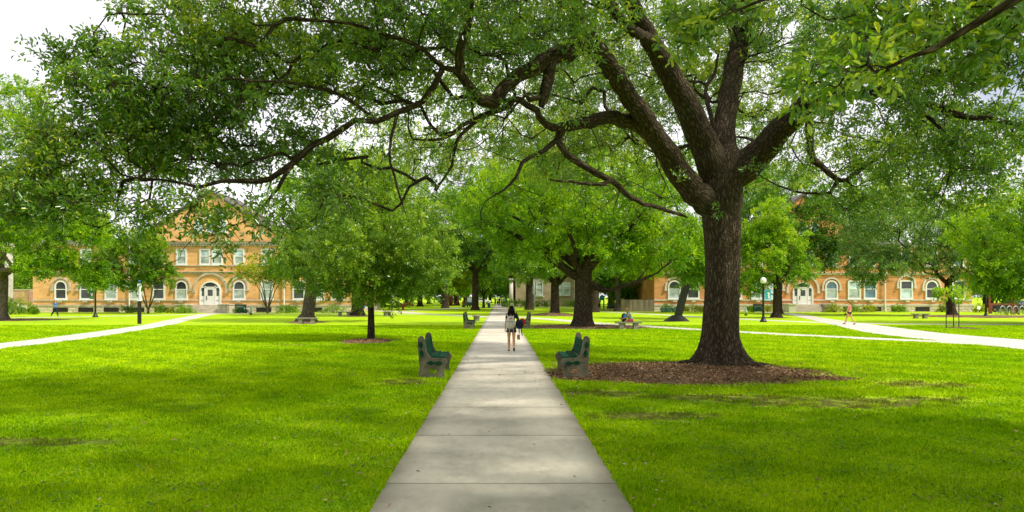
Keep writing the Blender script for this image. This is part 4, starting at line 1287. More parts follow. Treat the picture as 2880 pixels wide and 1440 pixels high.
# ------------------------------------------------------------------ lamps, posts, signs
def lamp(label, x, y, banner=None, h=2.95):
    root = thing('street_lamp', label, 'street lamp', (x, y, 0), 0, 'black lamp posts around the lawn')
    b = MB().lathe([(.26, 0), (.26, .06), (.24, .1), (.19, .16), (.13, .3), (.1, .38), (.105, .42), (.085, .46)], 18)
    b.build('base', M['black_metal'], root, True)
    MB().lathe([(.085, .461), (.08, 1.4), (.065, h - .3), (.09, h - .28), (.09, h - .22), (.06, h - .2), (.07, h - .1), (.14, h - .06), (.14, h - .02)], 14).build('pole', M['black_metal'], root, True)
    g = MB().lathe([(.12, h - .018), (.2, h + .08), (.23, h + .2), (.2, h + .33), (.12, h + .42), (.04, h + .46)], 18).build('globe', M['lamp_glass'], root, True)
    MB().lathe([(.05, h + .461), (.045, h + .5), (.012, h + .56)], 10).build('finial', M['black_metal'], g, True)
    if banner:
        s, mat, z0, z1, w, emb, ecol = banner
        q = MB().tube([(0, 0, z1 + .02), (s * (w + .12), 0, z1 + .02)], [.014] * 2, 6); q.tube([(0, 0, z0 - .02), (s * (w + .12), 0, z0 - .02)], [.014] * 2, 6)
        q.build('banner_arm', M['black_metal'], root)
        a0, a1 = sorted((s * .1, s * (.1 + w)))
        bn = MB()
        k = 9
        vs = [(a0 + (a1 - a0) * i / k, -.012 + .012 * math.sin(i * 1.1), z) for i in range(k + 1) for z in (z0, z1)]
        bn.add(vs, [(2 * i, 2 * i + 2, 2 * i + 3, 2 * i + 1) for i in range(k)])
        bo = bn.build('banner', M[mat], root)
        for pts, col in emb:
            c = (a0 + a1) / 2
            MB().prism([(c + px, (z0 + z1) / 2 + pz) for px, pz in pts], -.045, -.03).build('emblem', M[col], bo)
    return root


M['emblem_green'] = plain('emblem_green', (.04, .22, .05), .6, .2)
M['emblem_pale'] = plain('emblem_pale', (.62, .62, .45), .6, .1)
M['emblem_blue'] = plain('emblem_blue', (.02, .16, .32), .6, .1)
veee = [(-.13, .16), (-.06, .16), (0, -.05), (.06, .16), (.13, .16), (.03, -.18), (-.03, -.18)]
left_emb = [([(-.2, -.36), (.2, -.36), (.2, -.2), (0, -.12), (-.2, -.2)], 'emblem_green'), ([(-.19, .3), (.19, .3), (.19, .36), (-.19, .36)], 'emblem_green'), (veee, 'emblem_pale')]
lamp('black lamp post with a dark blue and green banner before the golden hall', bx(240, 64), 64., (-1, 'dark_teal', 1.72, 2.5, .42, left_emb, ''))
swirl = [(-.08, .2), (.06, .24), (.16, .12), (.1, 0), (.17, -.1), (.12, -.24), (-.02, -.2), (.06, -.1), (-.02, .0), (.06, .1), (-.02, .16)]
lamp('black lamp post with a bright teal banner and white globe right of the big oak', bx(1920, 52), 52., (1, 'teal', 1.6, 2.45, .46, [(swirl, 'white'), ([(-.22, -.36), (.22, -.36), (.22, -.32), (.1, -.29), (-.1, -.33), (-.22, -.3)], 'white'), ([(-.2, .3), (.1, .38), (.2, .38), (.05, .27)], 'emblem_green')], ''), 2.95)
lamp('black lamp post under the bright green tree at the right, close to the bicycles', bx(2480, 64), 64., None)


def marks(b, x0, z, w, h, n, y, rg, vertical=False):
    """a line of small letter strokes too small to read"""
    for k in range(n):
        a = x0 + w * k / n
        ww = w / n * rg.uniform(.5, .78)
        t = rg.integers(0, 4)
        st = w / n * .2
        b.box(a, a + st, y - .004, y, z, z + h)
        if t in (0, 1): b.box(a + st, a + ww, y - .0038, y, z + h * .8, z + h)
        if t in (1, 2): b.box(a + st, a + ww, y - .0036, y, z, z + h * .18)
        if t in (0, 3): b.box(a + ww - st, a + ww, y - .0042, y, z, z + h * (.6 if t == 3 else 1))


def peace_post():
    x, y = bx(351, 48.5), 48.5
    root = thing('lettered_post', 'square post, black below and white with black letters above, beside the left walk', 'post', (x, y, 0))
    w = .098
    MB().box(-w, w, -w, w, -.1, 1.62).build('lower_post', M['black_metal'], root, False, .006)
    u = MB().box(-w, w, -w, w, 1.622, 2.85).build('upper_post', M['white'], root, False, .006)
    rg = np.random.default_rng(8)
    b = MB()
    z = 2.74
    while z > 1.7:
        t = rg.integers(0, 3)
        b.box(-.045, -.03, -w - .006, -w - .001, z - .035, z); b.box(.03, .045, -w - .0062, -w - .001, z - .035, z)
        if t != 1: b.box(-.03, .03, -w - .0058, -w - .001, z - .012, z)
        if t != 0: b.box(-.03, .03, -w - .0056, -w - .001, z - .035, z - .024)
        z -= .055
    b.build('lettering', M['black_metal'], u)
    MB().lathe([(.03, 2.852), (.03, 2.93), (.075, 2.96), (.085, 3.03), (.06, 3.1), (.0, 3.12)], 12).build('cap', M['emblem_blue'], root, True)


peace_post()


def hall_sign(label, x, y, w=1.25):
    root = thing('name_board', label, 'sign', (x, y, 0), 0, 'green building signs with white lettering')
    b = MB().box(-w / 2, w / 2, -.04, .04, .12, 1.02); b.build('board', M['green_sign'], root, False, .01)
    b = MB(); b.box(-w / 2, -w / 2 + .09, -.045, .045, -.1, 1.04); b.box(w / 2 - .09, w / 2, -.045, .045, -.1, 1.04); b.build('post', M['green_sign'], root)
    rg = np.random.default_rng(6)
    b = MB(); marks(b, -w / 2 + .1, .72, w * .68, .095, 12, -.047, rg); marks(b, -w / 2 + .1, .53, w * .2, .075, 4, -.047, rg); b.build('lettering', M['white'], root)
    MB().prism([(w / 2 - .23, .5), (w / 2 - .13, .5), (w / 2 - .11, .6), (w / 2 - .18, .68), (w / 2 - .25, .6)], -.05, -.041).build('emblem', M['white'], root)
    return root


hall_sign('green name board with white lettering right of the golden hall steps', bx(606, 78.5), 78.5)
dup(SC.objects['name_board'], (bx(1908, 82), 82., 0), 0, 'green name board with white lettering behind the teal banner lamp')


def hydrant(label, x, y, ma='silver', mb_='verdi', s=1.):
    root = thing('fire_hydrant', label, 'fire hydrant', (x, y, 0))
    root.scale = (s, s, s)
    MB().lathe([(.12, 0), (.12, .1), (.16, .1), (.16, .14), (.1, .14)], 14).build('foot', M['rubber'], root)
    MB().lathe([(.105, .141), (.105, .56), (.135, .56), (.135, .6)], 14).build('barrel', M[ma], root, True)
    MB().lathe([(.125, .601), (.12, .68), (.09, .75), (.04, .79), (.03, .84)], 14).build('bonnet', M[mb_], root, True)
    for sx in (-1, 1):
        MB().tube([(sx * .09, 0, .46), (sx * .19, 0, .46)], [.05, .055], 10).build('side_outlet', M[ma], root)
    MB().tube([(0, -.09, .43), (0, -.21, .43)], [.07, .075], 12).build('front_outlet', M[ma], root)
    return root


hydrant('silver fire hydrant with a green cap on the grass before the golden hall', bx(631, 72), 72.)
hydrant('silver fire hydrant with a pale green cap just right of the big oak trunk', bx(1876, 69), 69.)
hydrant('orange and yellow fire hydrant left of the parked golf cart', bx(1165, 124), 124., 'orange', 'yellow', 1.55)

# banner on a white pole before the tan house, small sign, pedestal
r = thing('banner_pole', 'slim white pole with a small teal banner before the tan house', 'banner pole', (bx(1345, 120), 120., 0))
MB().tube([(0, 0, 0), (0, 0, 3.3)], [.11, .08], 10).build('pole', M['white'], r)
MB().box(-.62, -.1, -.02, .02, 1.35, 2.35).build('banner', M['teal'], r)
MB().box(-.62, .05, -.025, .025, 2.352, 2.4).build('banner_arm', M['white'], r)
r = thing('lawn_sign', 'small white sign in front of the hedge beside the main path', 'sign', (bx(1288, 112), 112., 0))
MB().box(-.32, .32, -.02, .02, .35, .85).build('board', M['white'], r)
b = MB(); b.box(-.25, -.21, -.015, .015, -.1, .35); b.box(.21, .25, -.015, .015, -.1, .35); b.build('leg', M['galv'], r)
rg = np.random.default_rng(1); b = MB(); marks(b, -.24, .62, .48, .09, 7, -.022, rg); marks(b, -.24, .46, .34, .07, 6, -.022, rg); b.build('lettering', M['black_metal'], r)
r = thing('utility_pedestal', 'pale grey utility box on the grass just right of the walking woman\'s head', 'utility box', (bx(1292.5, 87), 87., 0))
b = MB().box(-.16, .16, -.14, .14, -.05, .5); b.build('box', M['galv'], r, False, .02)
MB().box(-.18, .18, -.16, .16, .502, .56).build('lid', M['white'], r, False, .015)
r = thing('notice_post', 'brown post with a small teal notice beside the dark trunks left of the timber fence', 'sign', (bx(1519, 100), 100., 0))
MB().box(-.09, .09, -.06, .06, -.1, 2.0).build('post', M['wood_red'], r)
MB().box(-.62, .02, -.1, -.062, 1.35, 2.05).build('board', M['teal'], r)
r = thing('yard_sign', 'small white tilted notice low against the stone base of the orange hall', 'sign', (bx(2462, 80), 80., 0), .2)
MB().xbox(Matrix.Translation((0, 0, .62)) @ Matrix.Rotation(.25, 4, 'Y'), .22, .015, .2).build('board', M['white'], r)
MB().box(-.02, .02, .016, .03, -.1, .6).build('stake', M['galv'], r)
r = thing('sapling_label', 'small pale label at the foot of the wall', 'sign', (bx(2385, 84), 84., 0))
bpy.data.objects.remove(r)


def bin_(label, x, y, mat='blue_bin'):
    root = thing('litter_bin', label, 'bin', (x, y, 0))
    MB().lathe([(.21, 0), (.24, .05), (.26, .72), (.25, .74)], 16).build('bin_body', M[mat], root, True)
    MB().lathe([(.275, .741), (.275, .8), (.2, .88), (.1, .9)], 16).build('lid', M['white'], root, True)
    return root


bin_('blue litter bin with a white lid at the left edge of the far main path', bx(1230, 118), 118.)
dup(SC.objects['litter_bin'], (bx(1569.5, 92), 92., 0), 0, 'blue litter bin with a white lid between the pale trunk and the timber fence')

pl = thing('planter', 'round verdigris planter, leftmost of three before the orange hall', 'planter', (bx(1668, 84.2), 84.2, 0), 0, 'three round planters before the orange hall')
MB().lathe([(.26, 0), (.3, .04), (.36, .42), (.4, .5), (.4, .56), (.34, .56), (.32, .5)], 16).build('pot', M['planter_green'], pl, True)
MB().lathe([(.31, .47), (.15, .5), (.02, .51)], 12).build('soil', M['mulch'], pl)
dup(pl, (bx(1682, 84), 84., 0), 0, 'round verdigris planter, middle of three before the orange hall')
dup(pl, (bx(1696, 84.1), 84.1, 0), 0, 'round verdigris planter, rightmost of three before the orange hall')

# ------------------------------------------------------------------ sculptures
r = thing('steel_sculpture', 'black leaning steel beam on a low pyramid foot, left of the big oak', 'sculpture', (bx(1701, 53.6), 53.6, 0))
vs = [(-.92, -.55, 0), (.95, -.55, 0), (.95, .6, 0), (-.92, .6, 0), (-.25, -.3, .48), (.38, -.3, .5), (.38, .3, .5), (-.25, .3, .48)]
MB().add(vs, [(3, 2, 1, 0), (4, 5, 6, 7), (0, 1, 5, 4), (1, 2, 6, 5), (2, 3, 7, 6), (3, 0, 4, 7)]).build('foot', M['black_steel'], r, False, .012)
MB().xbox(Matrix.Translation((.62, 0, 2.2)) @ Matrix.Rotation(R(15), 4, 'Y'), .25, .24, 2.05).build('beam', M['black_steel'], r, False, .012)

r = thing('ring_sculpture', 'dark red rusty sculpture of two curved horns round upright prongs on the far lawn', 'sculpture', (bx(1134, 141), 141., 0))
b = MB()
for s in (-1, 1):
    a = np.linspace(-math.pi / 2, R(35), 16)
    b.tube([(s * 1.5 * math.cos(t), 0, 1.6 + 1.6 * math.sin(t)) for t in a], np.linspace(.17, .12, 16), 8)
b.build('horn', M['rust'], r, True)
for px, h in ((-.28, 2.4), (.02, 2.9), (.3, 2.1)):
    MB().tube([(px * .6, 0, 0), (px, 0, h * .6), (px * 1.2, 0, h)], [.2, .16, .1], 8).build('prong', M['rust'], r, True)

r = thing('beam_sculpture', 'rust coloured bent steel beam lying across a short post on the lawn behind the path', 'sculpture', (bx(1014, 96), 96., 0))
b = MB()
pts = [(-1.35, 0, 1.0), (-.95, 0, 1.25), (-.2, 0, .62), (.3, 0, .78), (.85, 0, 1.0), (1.45, 0, .68)]
V, Fq = tube_np(np.array(pts), np.array([.1, .26, .27, .27, .28, .2]), 6)
b.add(V.tolist(), Fq.tolist()); b.f += [tuple(range(6))[::-1], tuple(range(30, 36))]
b.build('beam', M['rust'], r)
MB().box(-.14, .14, -.14, .14, -.05, .5).build('post', M['rust'], r)
MB().box(-.35, .35, -.3, .3, -.02, .05).build('foot', M['rust'], r)


# ------------------------------------------------------------------ vehicles and bicycles
def wheel(root, x, y, z, r, w, name='wheel', rim='galv'):
    b = MB()
    n = 18
    for k in range(1):
        prof = [(r * .62, -w / 2), (r * .94, -w / 2), (r, -w * .3), (r, w * .3), (r * .94, w / 2), (r * .62, w / 2)]
        vs, fs = [], []
        for rr, t in prof:
            for i in range(n):
                a = 2 * math.pi * i / n
                vs.append((x + rr * math.cos(a), y + t, z + rr * math.sin(a)))
        m_ = len(prof)
        for j in range(m_):
            for i in range(n):
                fs.append((j * n + i, j * n + (i + 1) % n, ((j + 1) % m_) * n + (i + 1) % n, ((j + 1) % m_) * n + i))
        b.add(vs, fs)
    w_ = b.build(name, M['rubber'], root, True)
    c = MB()
    for i in range(n):
        pass
    pts = [(x + r * .62 * math.cos(2 * math.pi * i / n), z + r * .62 * math.sin(2 * math.pi * i / n)) for i in range(n)]
    c.prism(pts, y - w * .3, y + w * .3)
    c.build('rim', M[rim], w_)
    return w_


def car(label, x, y, rz, paint='car_white', L=4.6, van=False):
    root = thing('parked_car', label, 'car', (x, y, 0), rz, 'vehicles parked beyond the lawns')
    h = L / 2
    if van:
        prof = [(-h, .4), (-h, 1.1), (-h + .1, 1.85), (-h + .4, 1.95), (h - 1.5, 1.95), (h - .8, 1.25), (h - .1, 1.1), (h, .8), (h, .4)]
        win = [(-h + .3, 1.25), (-h + .35, 1.75), (h - 1.6, 1.78), (h - 1.05, 1.25)]
    else:
        prof = [(-h, .4), (-h + .02, .85), (-h + .25, .98), (-h + .8, 1.05), (-h + 1.35, 1.45), (-h + 2.6, 1.48), (h - 1.3, 1.0), (h - .3, .88), (h, .7), (h, .4)]
        win = [(-h + .95, 1.03), (-h + 1.42, 1.38), (-h + 2.5, 1.4), (h - 1.5, 1.02)]
    MB().prism(prof, -.85, .85).build('body', M[paint], root, False, .06)
    b = MB(); b.prism(win, -.862, -.852); b.prism(win, .852, .862); b.build('side_window', M['glass_dark'], root)
    for wx in (-h + .85, h - .85):
        for s in (-1, 1): wheel(root, wx, s * .78, .33, .33, .22)
    for s in (-1, 1):
        MB().box(h - .12, h + .012, s * .62 - .16, s * .62 + .16, .68, .82).build('headlight', M['lamp_glass'], root, False, .03)
        MB().box(-h - .012, -h + .1, s * .66 - .13, s * .66 + .13, .78, .95).build('tail_light', M['tail'], root, False, .02)
    b = MB().box(-h - .03, -h + .08, -.8, .8, .4, .56); b.box(h - .08, h + .03, -.8, .8, .4, .56); b.build('bumper', M['rubber'], root, False, .03)
    return root


M['tail'] = plain('tail_light_red', (.4, .01, .01), .3, .1)
car('white car parked behind the shrubs at the end of the golden hall', -57.5, 79.5, R(80))
car('white van parked on the far drive seen through the ring sculpture', bx(1128, 172), 172., 0., 'car_white', 5.2, True)
car('white car parked far beyond the lawn between the thin trunks', bx(1212, 176), 176., R(10))
car('dark car parked at the right edge behind the bicycles', bx(2560, 82), 83., R(100), 'car_dark')

r = thing('golf_cart', 'dark green golf cart with a pale roof parked on the grass in the distance', 'golf cart', (bx(1179, 124), 124., 0), R(-70))
MB().prism([(-1.15, .3), (-1.15, .75), (-.5, .8), (-.4, .45), (.35, .42), (.55, .85), (.75, .95), (1.15, .75), (1.2, .3)], -.55, .55).build('body', M['cart_green'], r, False, .05)
MB().box(-1.0, .7, -.6, .6, 1.78, 1.86).build('roof', M['seat_tan'], r, False, .03)
b = MB()
for px in (-.95, .62):
    for s in (-1, 1): b.tube([(px + (.15 if px > 0 else 0), s * .5, .75), (px, s * .55, 1.78)], [.025] * 2, 6)
b.build('roof_post', M['black_metal'], r)
b = MB().box(-.55, .0, -.5, .5, .62, .76); b.xbox(Matrix.Translation((-.58, 0, 1.0)) @ Matrix.Rotation(-.15, 4, 'Y'), .06, .5, .25); b.build('seat', M['seat_tan'], r, False, .03)
MB().add([(.72, -.5, .95), (.72, .5, .95), (.62, .52, 1.7), (.62, -.52, 1.7)], [(0, 1, 2, 3)]).build('windscreen', M['glass_pale'], r)
for px in (-.8, .8):
    for s in (-1, 1): wheel(r, px, s * .48, .23, .23, .18)


def bicycle(label, x, y, rz, frame='black_metal'):
    root = thing('bicycle', label, 'bicycle', (x, y, 0), rz, 'bicycles locked at the racks')
    for wx in (-.52, .52):
        b = MB()
        a = np.linspace(0, 2 * math.pi, 25)
        V, Fq = tube_np(np.stack([wx + .33 * np.cos(a), 0 * a, .34 + .33 * np.sin(a)], 1), np.full(25, .02), 6)
        b.add(V.tolist(), Fq.tolist())
        w_ = b.build('wheel', M['rubber'], root)
        s = MB()
        for k in range(8):
            t = math.pi * k / 8
            s.tube([(wx - .31 * math.cos(t), 0, .34 - .31 * math.sin(t)), (wx + .31 * math.cos(t), 0, .34 + .31 * math.sin(t))], [.003] * 2, 3)
        s.tube([(wx, -.04, .34), (wx, .04, .34)], [.03] * 2, 8)
        s.build('spokes', M['galv'], w_)
    b = MB()
    for p, q in (((-.52, 0, .34), (-.08, 0, .3)), ((-.52, 0, .34), (-.2, 0, .78)), ((-.08, 0, .3), (-.22, 0, .86)), ((-.2, 0, .76), (.36, 0, .8)), ((-.08, 0, .3), (.38, 0, .72)), ((.52, 0, .34), (.34, 0, .92))):
        b.tube([p, q], [.019] * 2, 6)
    b.build('frame', M[frame], root)
    MB().tube([(.28, -.27, .98), (.34, -.1, .95), (.34, .1, .95), (.28, .27, .98)], [.015] * 4, 6).build('handlebar', M['black_metal'], root)
    MB().ball((-.23, 0, .9), (.13, .07, .035)).build('saddle', M['rubber'], root, True)
    MB().tube([(-.08, -.08, .3), (-.08, .08, .3)], [.09] * 2, 12).build('crank', M['galv'], root)
    return root


bk = bicycle('dark bicycle leaning at the leftmost bicycle rack', bx(2518, 73), 73.2, R(25))
for px, D, rz, lab in ((2533, 72.6, R(62), 'dark bicycle between the first and second racks'), (2548, 73.3, R(70), 'dark bicycle at the third rack'), (2562, 72.5, R(48), 'dark bicycle with pale wheel at the rightmost rack'), (2576, 73.4, R(65), 'dark bicycle cut by the right edge')):
    dup(bk, (bx(px, D), D, 0), rz, lab)
rk = thing('bicycle_rack', 'galvanised hoop rack, leftmost of the row at the right edge', 'bicycle rack', (bx(2522, 72.2), 72.2, 0), R(10), 'hoop bicycle racks')
a = np.linspace(0, math.pi, 12)
MB().tube([(-.3, 0, -.05), (-.3, 0, .6)] + [(-.3 * math.cos(t), 0, .62 + .3 * math.sin(t)) for t in a] + [(.3, 0, .6), (.3, 0, -.05)], [.04] * 16, 8).build('hoop', M['galv'], rk, True)
for px, lab in ((2539, 'galvanised hoop rack, second of the row'), (2555, 'galvanised hoop rack, third of the row'), (2571, 'galvanised hoop rack, rightmost of the row')):
    dup(rk, (bx(px, 72.2), 72.2, 0), R(10), lab)

r = thing('timber_shelter', 'dark red timber rail and posts behind the bicycles', 'timber frame', (bx(2486, 76.5), 76.5, 0))
MB().box(0, 3.3, -.06, .06, .98, 1.2).build('rail', M['wood_red'], r)
MB().box(0, 3.3, -.07, .07, 2.9, 3.1).build('top_beam', M['wood_red'], r)
for px, h in ((.05, 2.9), (.25, .98), (2.55, 2.9), (2.85, 2.9), (3.2, .98)):
    MB().box(px, px + .14, -.09, .09, -.1, h - .002).build('post', M['wood_red'], r)
r = thing('folding_chair', 'green folding chair set by the dark trunks left of the timber fence', 'chair', (bx(1534, 99), 99., 0), R(20))
b = MB(); b.box(-.26, .26, -.25, .25, .42, .45); b.build('seat', M['green_plastic'], r)
MB().xbox(Matrix.Translation((0, .28, .72)) @ Matrix.Rotation(-.2, 4, 'X'), .27, .02, .27).build('backrest', M['green_plastic'], r)
for s in (-1, 1):
    MB().tube([(s * .27, -.28, 0), (s * .27, .3, .9)], [.014] * 2, 6).build('leg', M['galv'], r)
    MB().tube([(s * .27, .28, 0), (s * .27, -.25, .6)], [.014] * 2, 6).build('leg', M['galv'], r)


# ------------------------------------------------------------------ people
def cloth(name, col, var=.15, **k):
    M[name] = plain(name, col, .9, var, 12., **k)


M['skin'] = plain('skin', (.66, .34, .17), .5, .08, 10.)
M['skin_dark'] = plain('skin_tan', (.3, .15, .085), .5, .08, 10.)
M['hair_dark'] = plain('dark_hair', (.016, .008, .006), .8, .4, 30., spec=.12)
M['hair_red'] = plain('auburn_hair', (.2, .07, .025), .5, .3, 30.)
M['hair_blond'] = plain('ginger_hair', (.42, .16, .035), .5, .3, 30.)
cloth('black_cloth', (.015, .014, .016)); cloth('blue_cloth', (.02, .16, .45)); cloth('navy_cloth', (.012, .016, .035)); cloth('pink_cloth', (.75, .16, .22))
cloth('grey_cloth', (.24, .28, .3)); cloth('red_cloth', (.55, .02, .02)); cloth('maroon_cloth', (.32, .03, .07)); cloth('white_cloth', (.72, .73, .74)); cloth('cream_cloth', (.62, .62, .55))
cloth('tan_cloth', (.35, .26, .17)); cloth('denim', (.03, .05, .1)); cloth('teal_cloth', (.04, .35, .4)); cloth('shoe_grey', (.2, .22, .32)); cloth('bluegreen_cloth', (.03, .15, .16))
cloth('eye', (.01, .01, .01)); cloth('lip', (.35, .1, .09))
m = NT('plaid')
co = m.coord(); sep = m.n('ShaderNodeSeparateXYZ', {0: co})
wx = m.math('PINGPONG', m.math('MULTIPLY', sep.outputs[0], 14.), 1.); wz = m.math('PINGPONG', m.math('MULTIPLY', sep.outputs[2], 14.), 1.)
c = m.mix(m.ramp(wx, [(.7, 0.), (.85, .7)]), (.02, .02, .022), (.45, .45, .42))
c = m.mix(m.ramp(wz, [(.75, 0.), (.9, .4)]), c, (.4, .4, .38))
m.principled(c, .9); M['plaid'] = m.m


def skin_obj(name, chains, mat, parent, sub=2):
    """chains: lists of (key, pos, radius); equal keys share a vertex"""
    idx, vs, rs, es = {}, [], [], []
    for ch in chains:
        prev = None
        for key, p, r_ in ch:
            if key not in idx:
                idx[key] = len(vs); vs.append(tuple(p)); rs.append(r_)
            i = idx[key]
            if prev is not None and prev != i: es.append((prev, i))
            prev = i
    me = bpy.data.meshes.new(name); me.from_pydata(vs, es, [])
    o = bpy.data.objects.new(name, me); link(o, parent)
    md = o.modifiers.new('Skin', 'SKIN'); md.use_smooth_shade = True
    for i, r_ in enumerate(rs):
        d = me.skin_vertices[0].data[i]
        d.radius = (r_, r_) if not hasattr(r_, '__len__') else r_
        d.use_root = i == 0
    sb_ = o.modifiers.new('Sub', 'SUBSURF'); sb_.levels = sub; sb_.render_levels = sub
    me.materials.append(M[mat])
    return o


def person(label, x, y, heading, h, legs, arms, top, bottom, shoes, hair, skin='skin', lean=0., seat=None, long_hair=False, sleeve=.5, bare_mid=False, group=None, female=False, fingers=True, head_dip=0.):
    """legs: ((hip, knee), (hip, knee)) degrees for left, right; arms: ((swing, out, elbow), ...); local: facing +y, x to the right"""
    s = h / 1.70
    root = thing('person', label, 'person', (x, y, 0), heading, group)
    V = lambda *a: np.array(a, float)
    hipz = .90
    sw = .150 if female else .185
    J = {}
    for sd, nm, (hp, kn) in ((-1, 'L', legs[0]), (1, 'R', legs[1])):
        hp, kn = R(hp), R(kn)
        H = V(sd * .088, 0, hipz); K = H + .43 * V(0, math.sin(hp), -math.cos(hp)); A = K + .405 * V(sd * .0, math.sin(hp - kn), -math.cos(hp - kn))
        ft = (hp - kn) * .75
        T = A + V(sd * .012, .145 * math.cos(ft), .145 * math.sin(ft)) - V(0, 0, .045 * math.cos(ft)) + V(0, .045 * math.sin(ft), 0)
        HL = A + V(0, -.045 * math.cos(ft) + .05 * math.sin(ft), -.05 * math.cos(ft) - .045 * math.sin(ft))
        J[nm] = (H, K, A, T, HL)
    low = min(min(J[n][3][2], J[n][4][2]) for n in 'LR') - .028
    dz = (seat / s - hipz + .075) if seat is not None else -low
    up = V(0, 0, dz)
    for n in 'LR': J[n] = tuple(p + up for p in J[n])
    base = V(0, 0, .94) + up

    def torso(z, yoff=0., xx=0.):
        d = z - .94
        return base + V(xx, d * math.sin(lean) + yoff * math.cos(lean), d * math.cos(lean) - yoff * math.sin(lean))
    waist, chest, nb, nk = torso(1.10), torso(1.30), torso(1.435), torso(1.49, .012)
    hl = head_dip
    def hd(xx, yy, zz):
        """head frame about the top of the neck"""
        v = V(xx, yy, zz); c, s_ = math.cos(hl), math.sin(hl)
        v = V(v[0], v[1] * c + v[2] * s_, -v[1] * s_ + v[2] * c)
        return torso(1.49, .012) + V(0, math.sin(lean) * .0, 0) + v
    # scale everything into the metric frame
    Sx = lambda p: p * s
    body = []
    rp = .115 if female else .12
    rw = .088 if female else .105
    rc = .105 if female else .125
    sp = [('pelvis', base, (rp * 1.2, rp)), ('waist', waist, (rw * 1.15, rw)), ('chest', chest, (rc * 1.2, rc * .92)), ('nb', nb, .06), ('nk', nk, .046),
          ('head', hd(0, .012, .11), (.077, .088)), ('crown', hd(0, -.004, .165), (.068, .076))]
    body.append(sp)
    body.append([('head', hd(0, .012, .11), .08), ('jaw', hd(0, .05, .055), .042)])
    body.append([('head', hd(0, .012, .11), .08), ('nose', hd(0, .104, .09), .013)])
    for sd in (-1, 1):
        body.append([('head', hd(0, .012, .11), .08), ('ear%d' % sd, hd(sd * .082, -.002, .10), .015)])
    hands = {}
    for sd, nm, (swg, out, elb) in ((-1, 'L', arms[0]), (1, 'R', arms[1])):
        a, o_, e_ = R(swg), R(out), R(elb)
        Sh = torso(1.39, 0, sd * sw)
        d1 = V(sd * math.sin(o_), math.sin(a) * math.cos(o_), -math.cos(a) * math.cos(o_))
        E = Sh + .285 * d1
        d2 = V(sd * math.sin(o_) * .55, math.sin(a + e_), -math.cos(a + e_)); d2 /= np.linalg.norm(d2)
        Wr = E + .245 * d2
        Pm = Wr + .065 * d2
        hands[nm] = (Sh, E, Wr, Pm, d2, sd)
        body.append([('chest', chest, 0), ('sh' + nm, Sh, .058 if not female else .05), ('ua' + nm, Sh + .14 * d1, .046), ('el' + nm, E, .037), ('fa' + nm, E + .10 * d2, .036), ('wr' + nm, Wr, .024), ('pm' + nm, Pm, (.034, .018))])
        fwd = np.cross(d2, V(sd, 0, 0)); fwd = fwd / (np.linalg.norm(fwd) + 1e-6)
        if fingers:
            side = fwd
            curl = V(-sd, 0, 0)
            for q, (off, ln) in enumerate(((-.028, .062), (-.010, .078), (.009, .084), (.027, .074))):
                k0 = Pm + d2 * .035 + side * off
                k1 = k0 + d2 * ln * .55 + curl * .008
                k2 = k1 + (d2 * .75 + curl * .65) * ln * .5
                body.append([('pm' + nm, Pm, 0), ('k%d' % q + nm, k0, .0105), ('m%d' % q + nm, k1, .0095), ('t%d' % q + nm, k2, .008)])
            t0 = Pm - d2 * .02 + side * .034 * (1 if True else -1)
            body.append([('pm' + nm, Pm, 0), ('th0' + nm, t0, .013), ('th1' + nm, t0 + d2 * .035 + side * .018 + curl * .012, .011), ('th2' + nm, t0 + d2 * .062 + side * .02 + curl * .022, .009)])
    for nm in 'LR':
        H, K, A, T, HL = J[nm]
        body.append([('pelvis', base, 0), ('hip' + nm, H, .085), ('thigh' + nm, H * .55 + K * .45, .08), ('knee' + nm, K, .055), ('calf' + nm, K * .65 + A * .35 + V(0, -.015, 0), .058), ('ank' + nm, A, .034), ('toe' + nm, T, .03)])
        body.append([('ank' + nm, A, 0), ('heel' + nm, HL, .03)])

    def sc(chs, grow_=0., cut=None):
        out = []
        for ch in chs:
            out.append([(k, np.array(p) * s, tuple((q + grow_) * s for q in r_) if hasattr(r_, '__len__') else (r_ + grow_) * s) for k, p, r_ in ch])
        return out
    skin_obj('body', sc(body), skin, root, 2)
    # face
    for sd in (-1, 1):
        MB().ball(tuple(hd(sd * .031, .088, .115) * s), .0085 * s, 8, 6).build('eye', M['eye'], root, True)
    MB().ball(tuple(hd(0, .083, .052) * s), (.022 * s, .008 * s, .006 * s), 8, 6).build('mouth', M['lip'], root, True)
    # top
    g = .016
    upc = chest * .45 + nb * .55
    ch = [[('c', chest, (rc * 1.2 + g, rc * .95 + g)), ('u', upc, (rc * .8 + g, rc * .62 + g)), ('n', nb - V(0, 0, .005), .05 + g)]]
    if bare_mid: ch.append([('c', chest, 0), ('w', chest * .62 + waist * .38, (rw * 1.28 + g, rw * 1.05 + g))])
    else: ch.append([('c', chest, 0), ('w', waist, (rw * 1.26 + g, rw * 1.1 + g)), ('p', base + V(0, 0, .02), (rp * 1.3 + g, rp * 1.12 + g)), ('p2', base - V(0, 0, .05), (rp * 1.3 + g, rp * 1.12 + g))])
    if sleeve == 0:
        for sd in (-1, 1): ch.append([('u', upc, 0), ('st%d' % sd, torso(1.40, -.0, sd * .085), .04)])
    for nm in 'LR':
        Sh, E, Wr, Pm, d2, sd = hands[nm]
        if sleeve > 0:
            cc = [('c', chest, 0), ('s' + nm, Sh - V(0, 0, .012), .05 + g), ('e1' + nm, Sh + (E - Sh) * min(sleeve, 1.) * 1., .05 + g * .8)]
            if sleeve > 1: cc.append(('e2' + nm, E + (Wr - E) * (sleeve - 1), .034 + g * .6))
            ch.append(cc)
    skin_obj('shirt', sc(ch), top, root, 2)
    g = .03
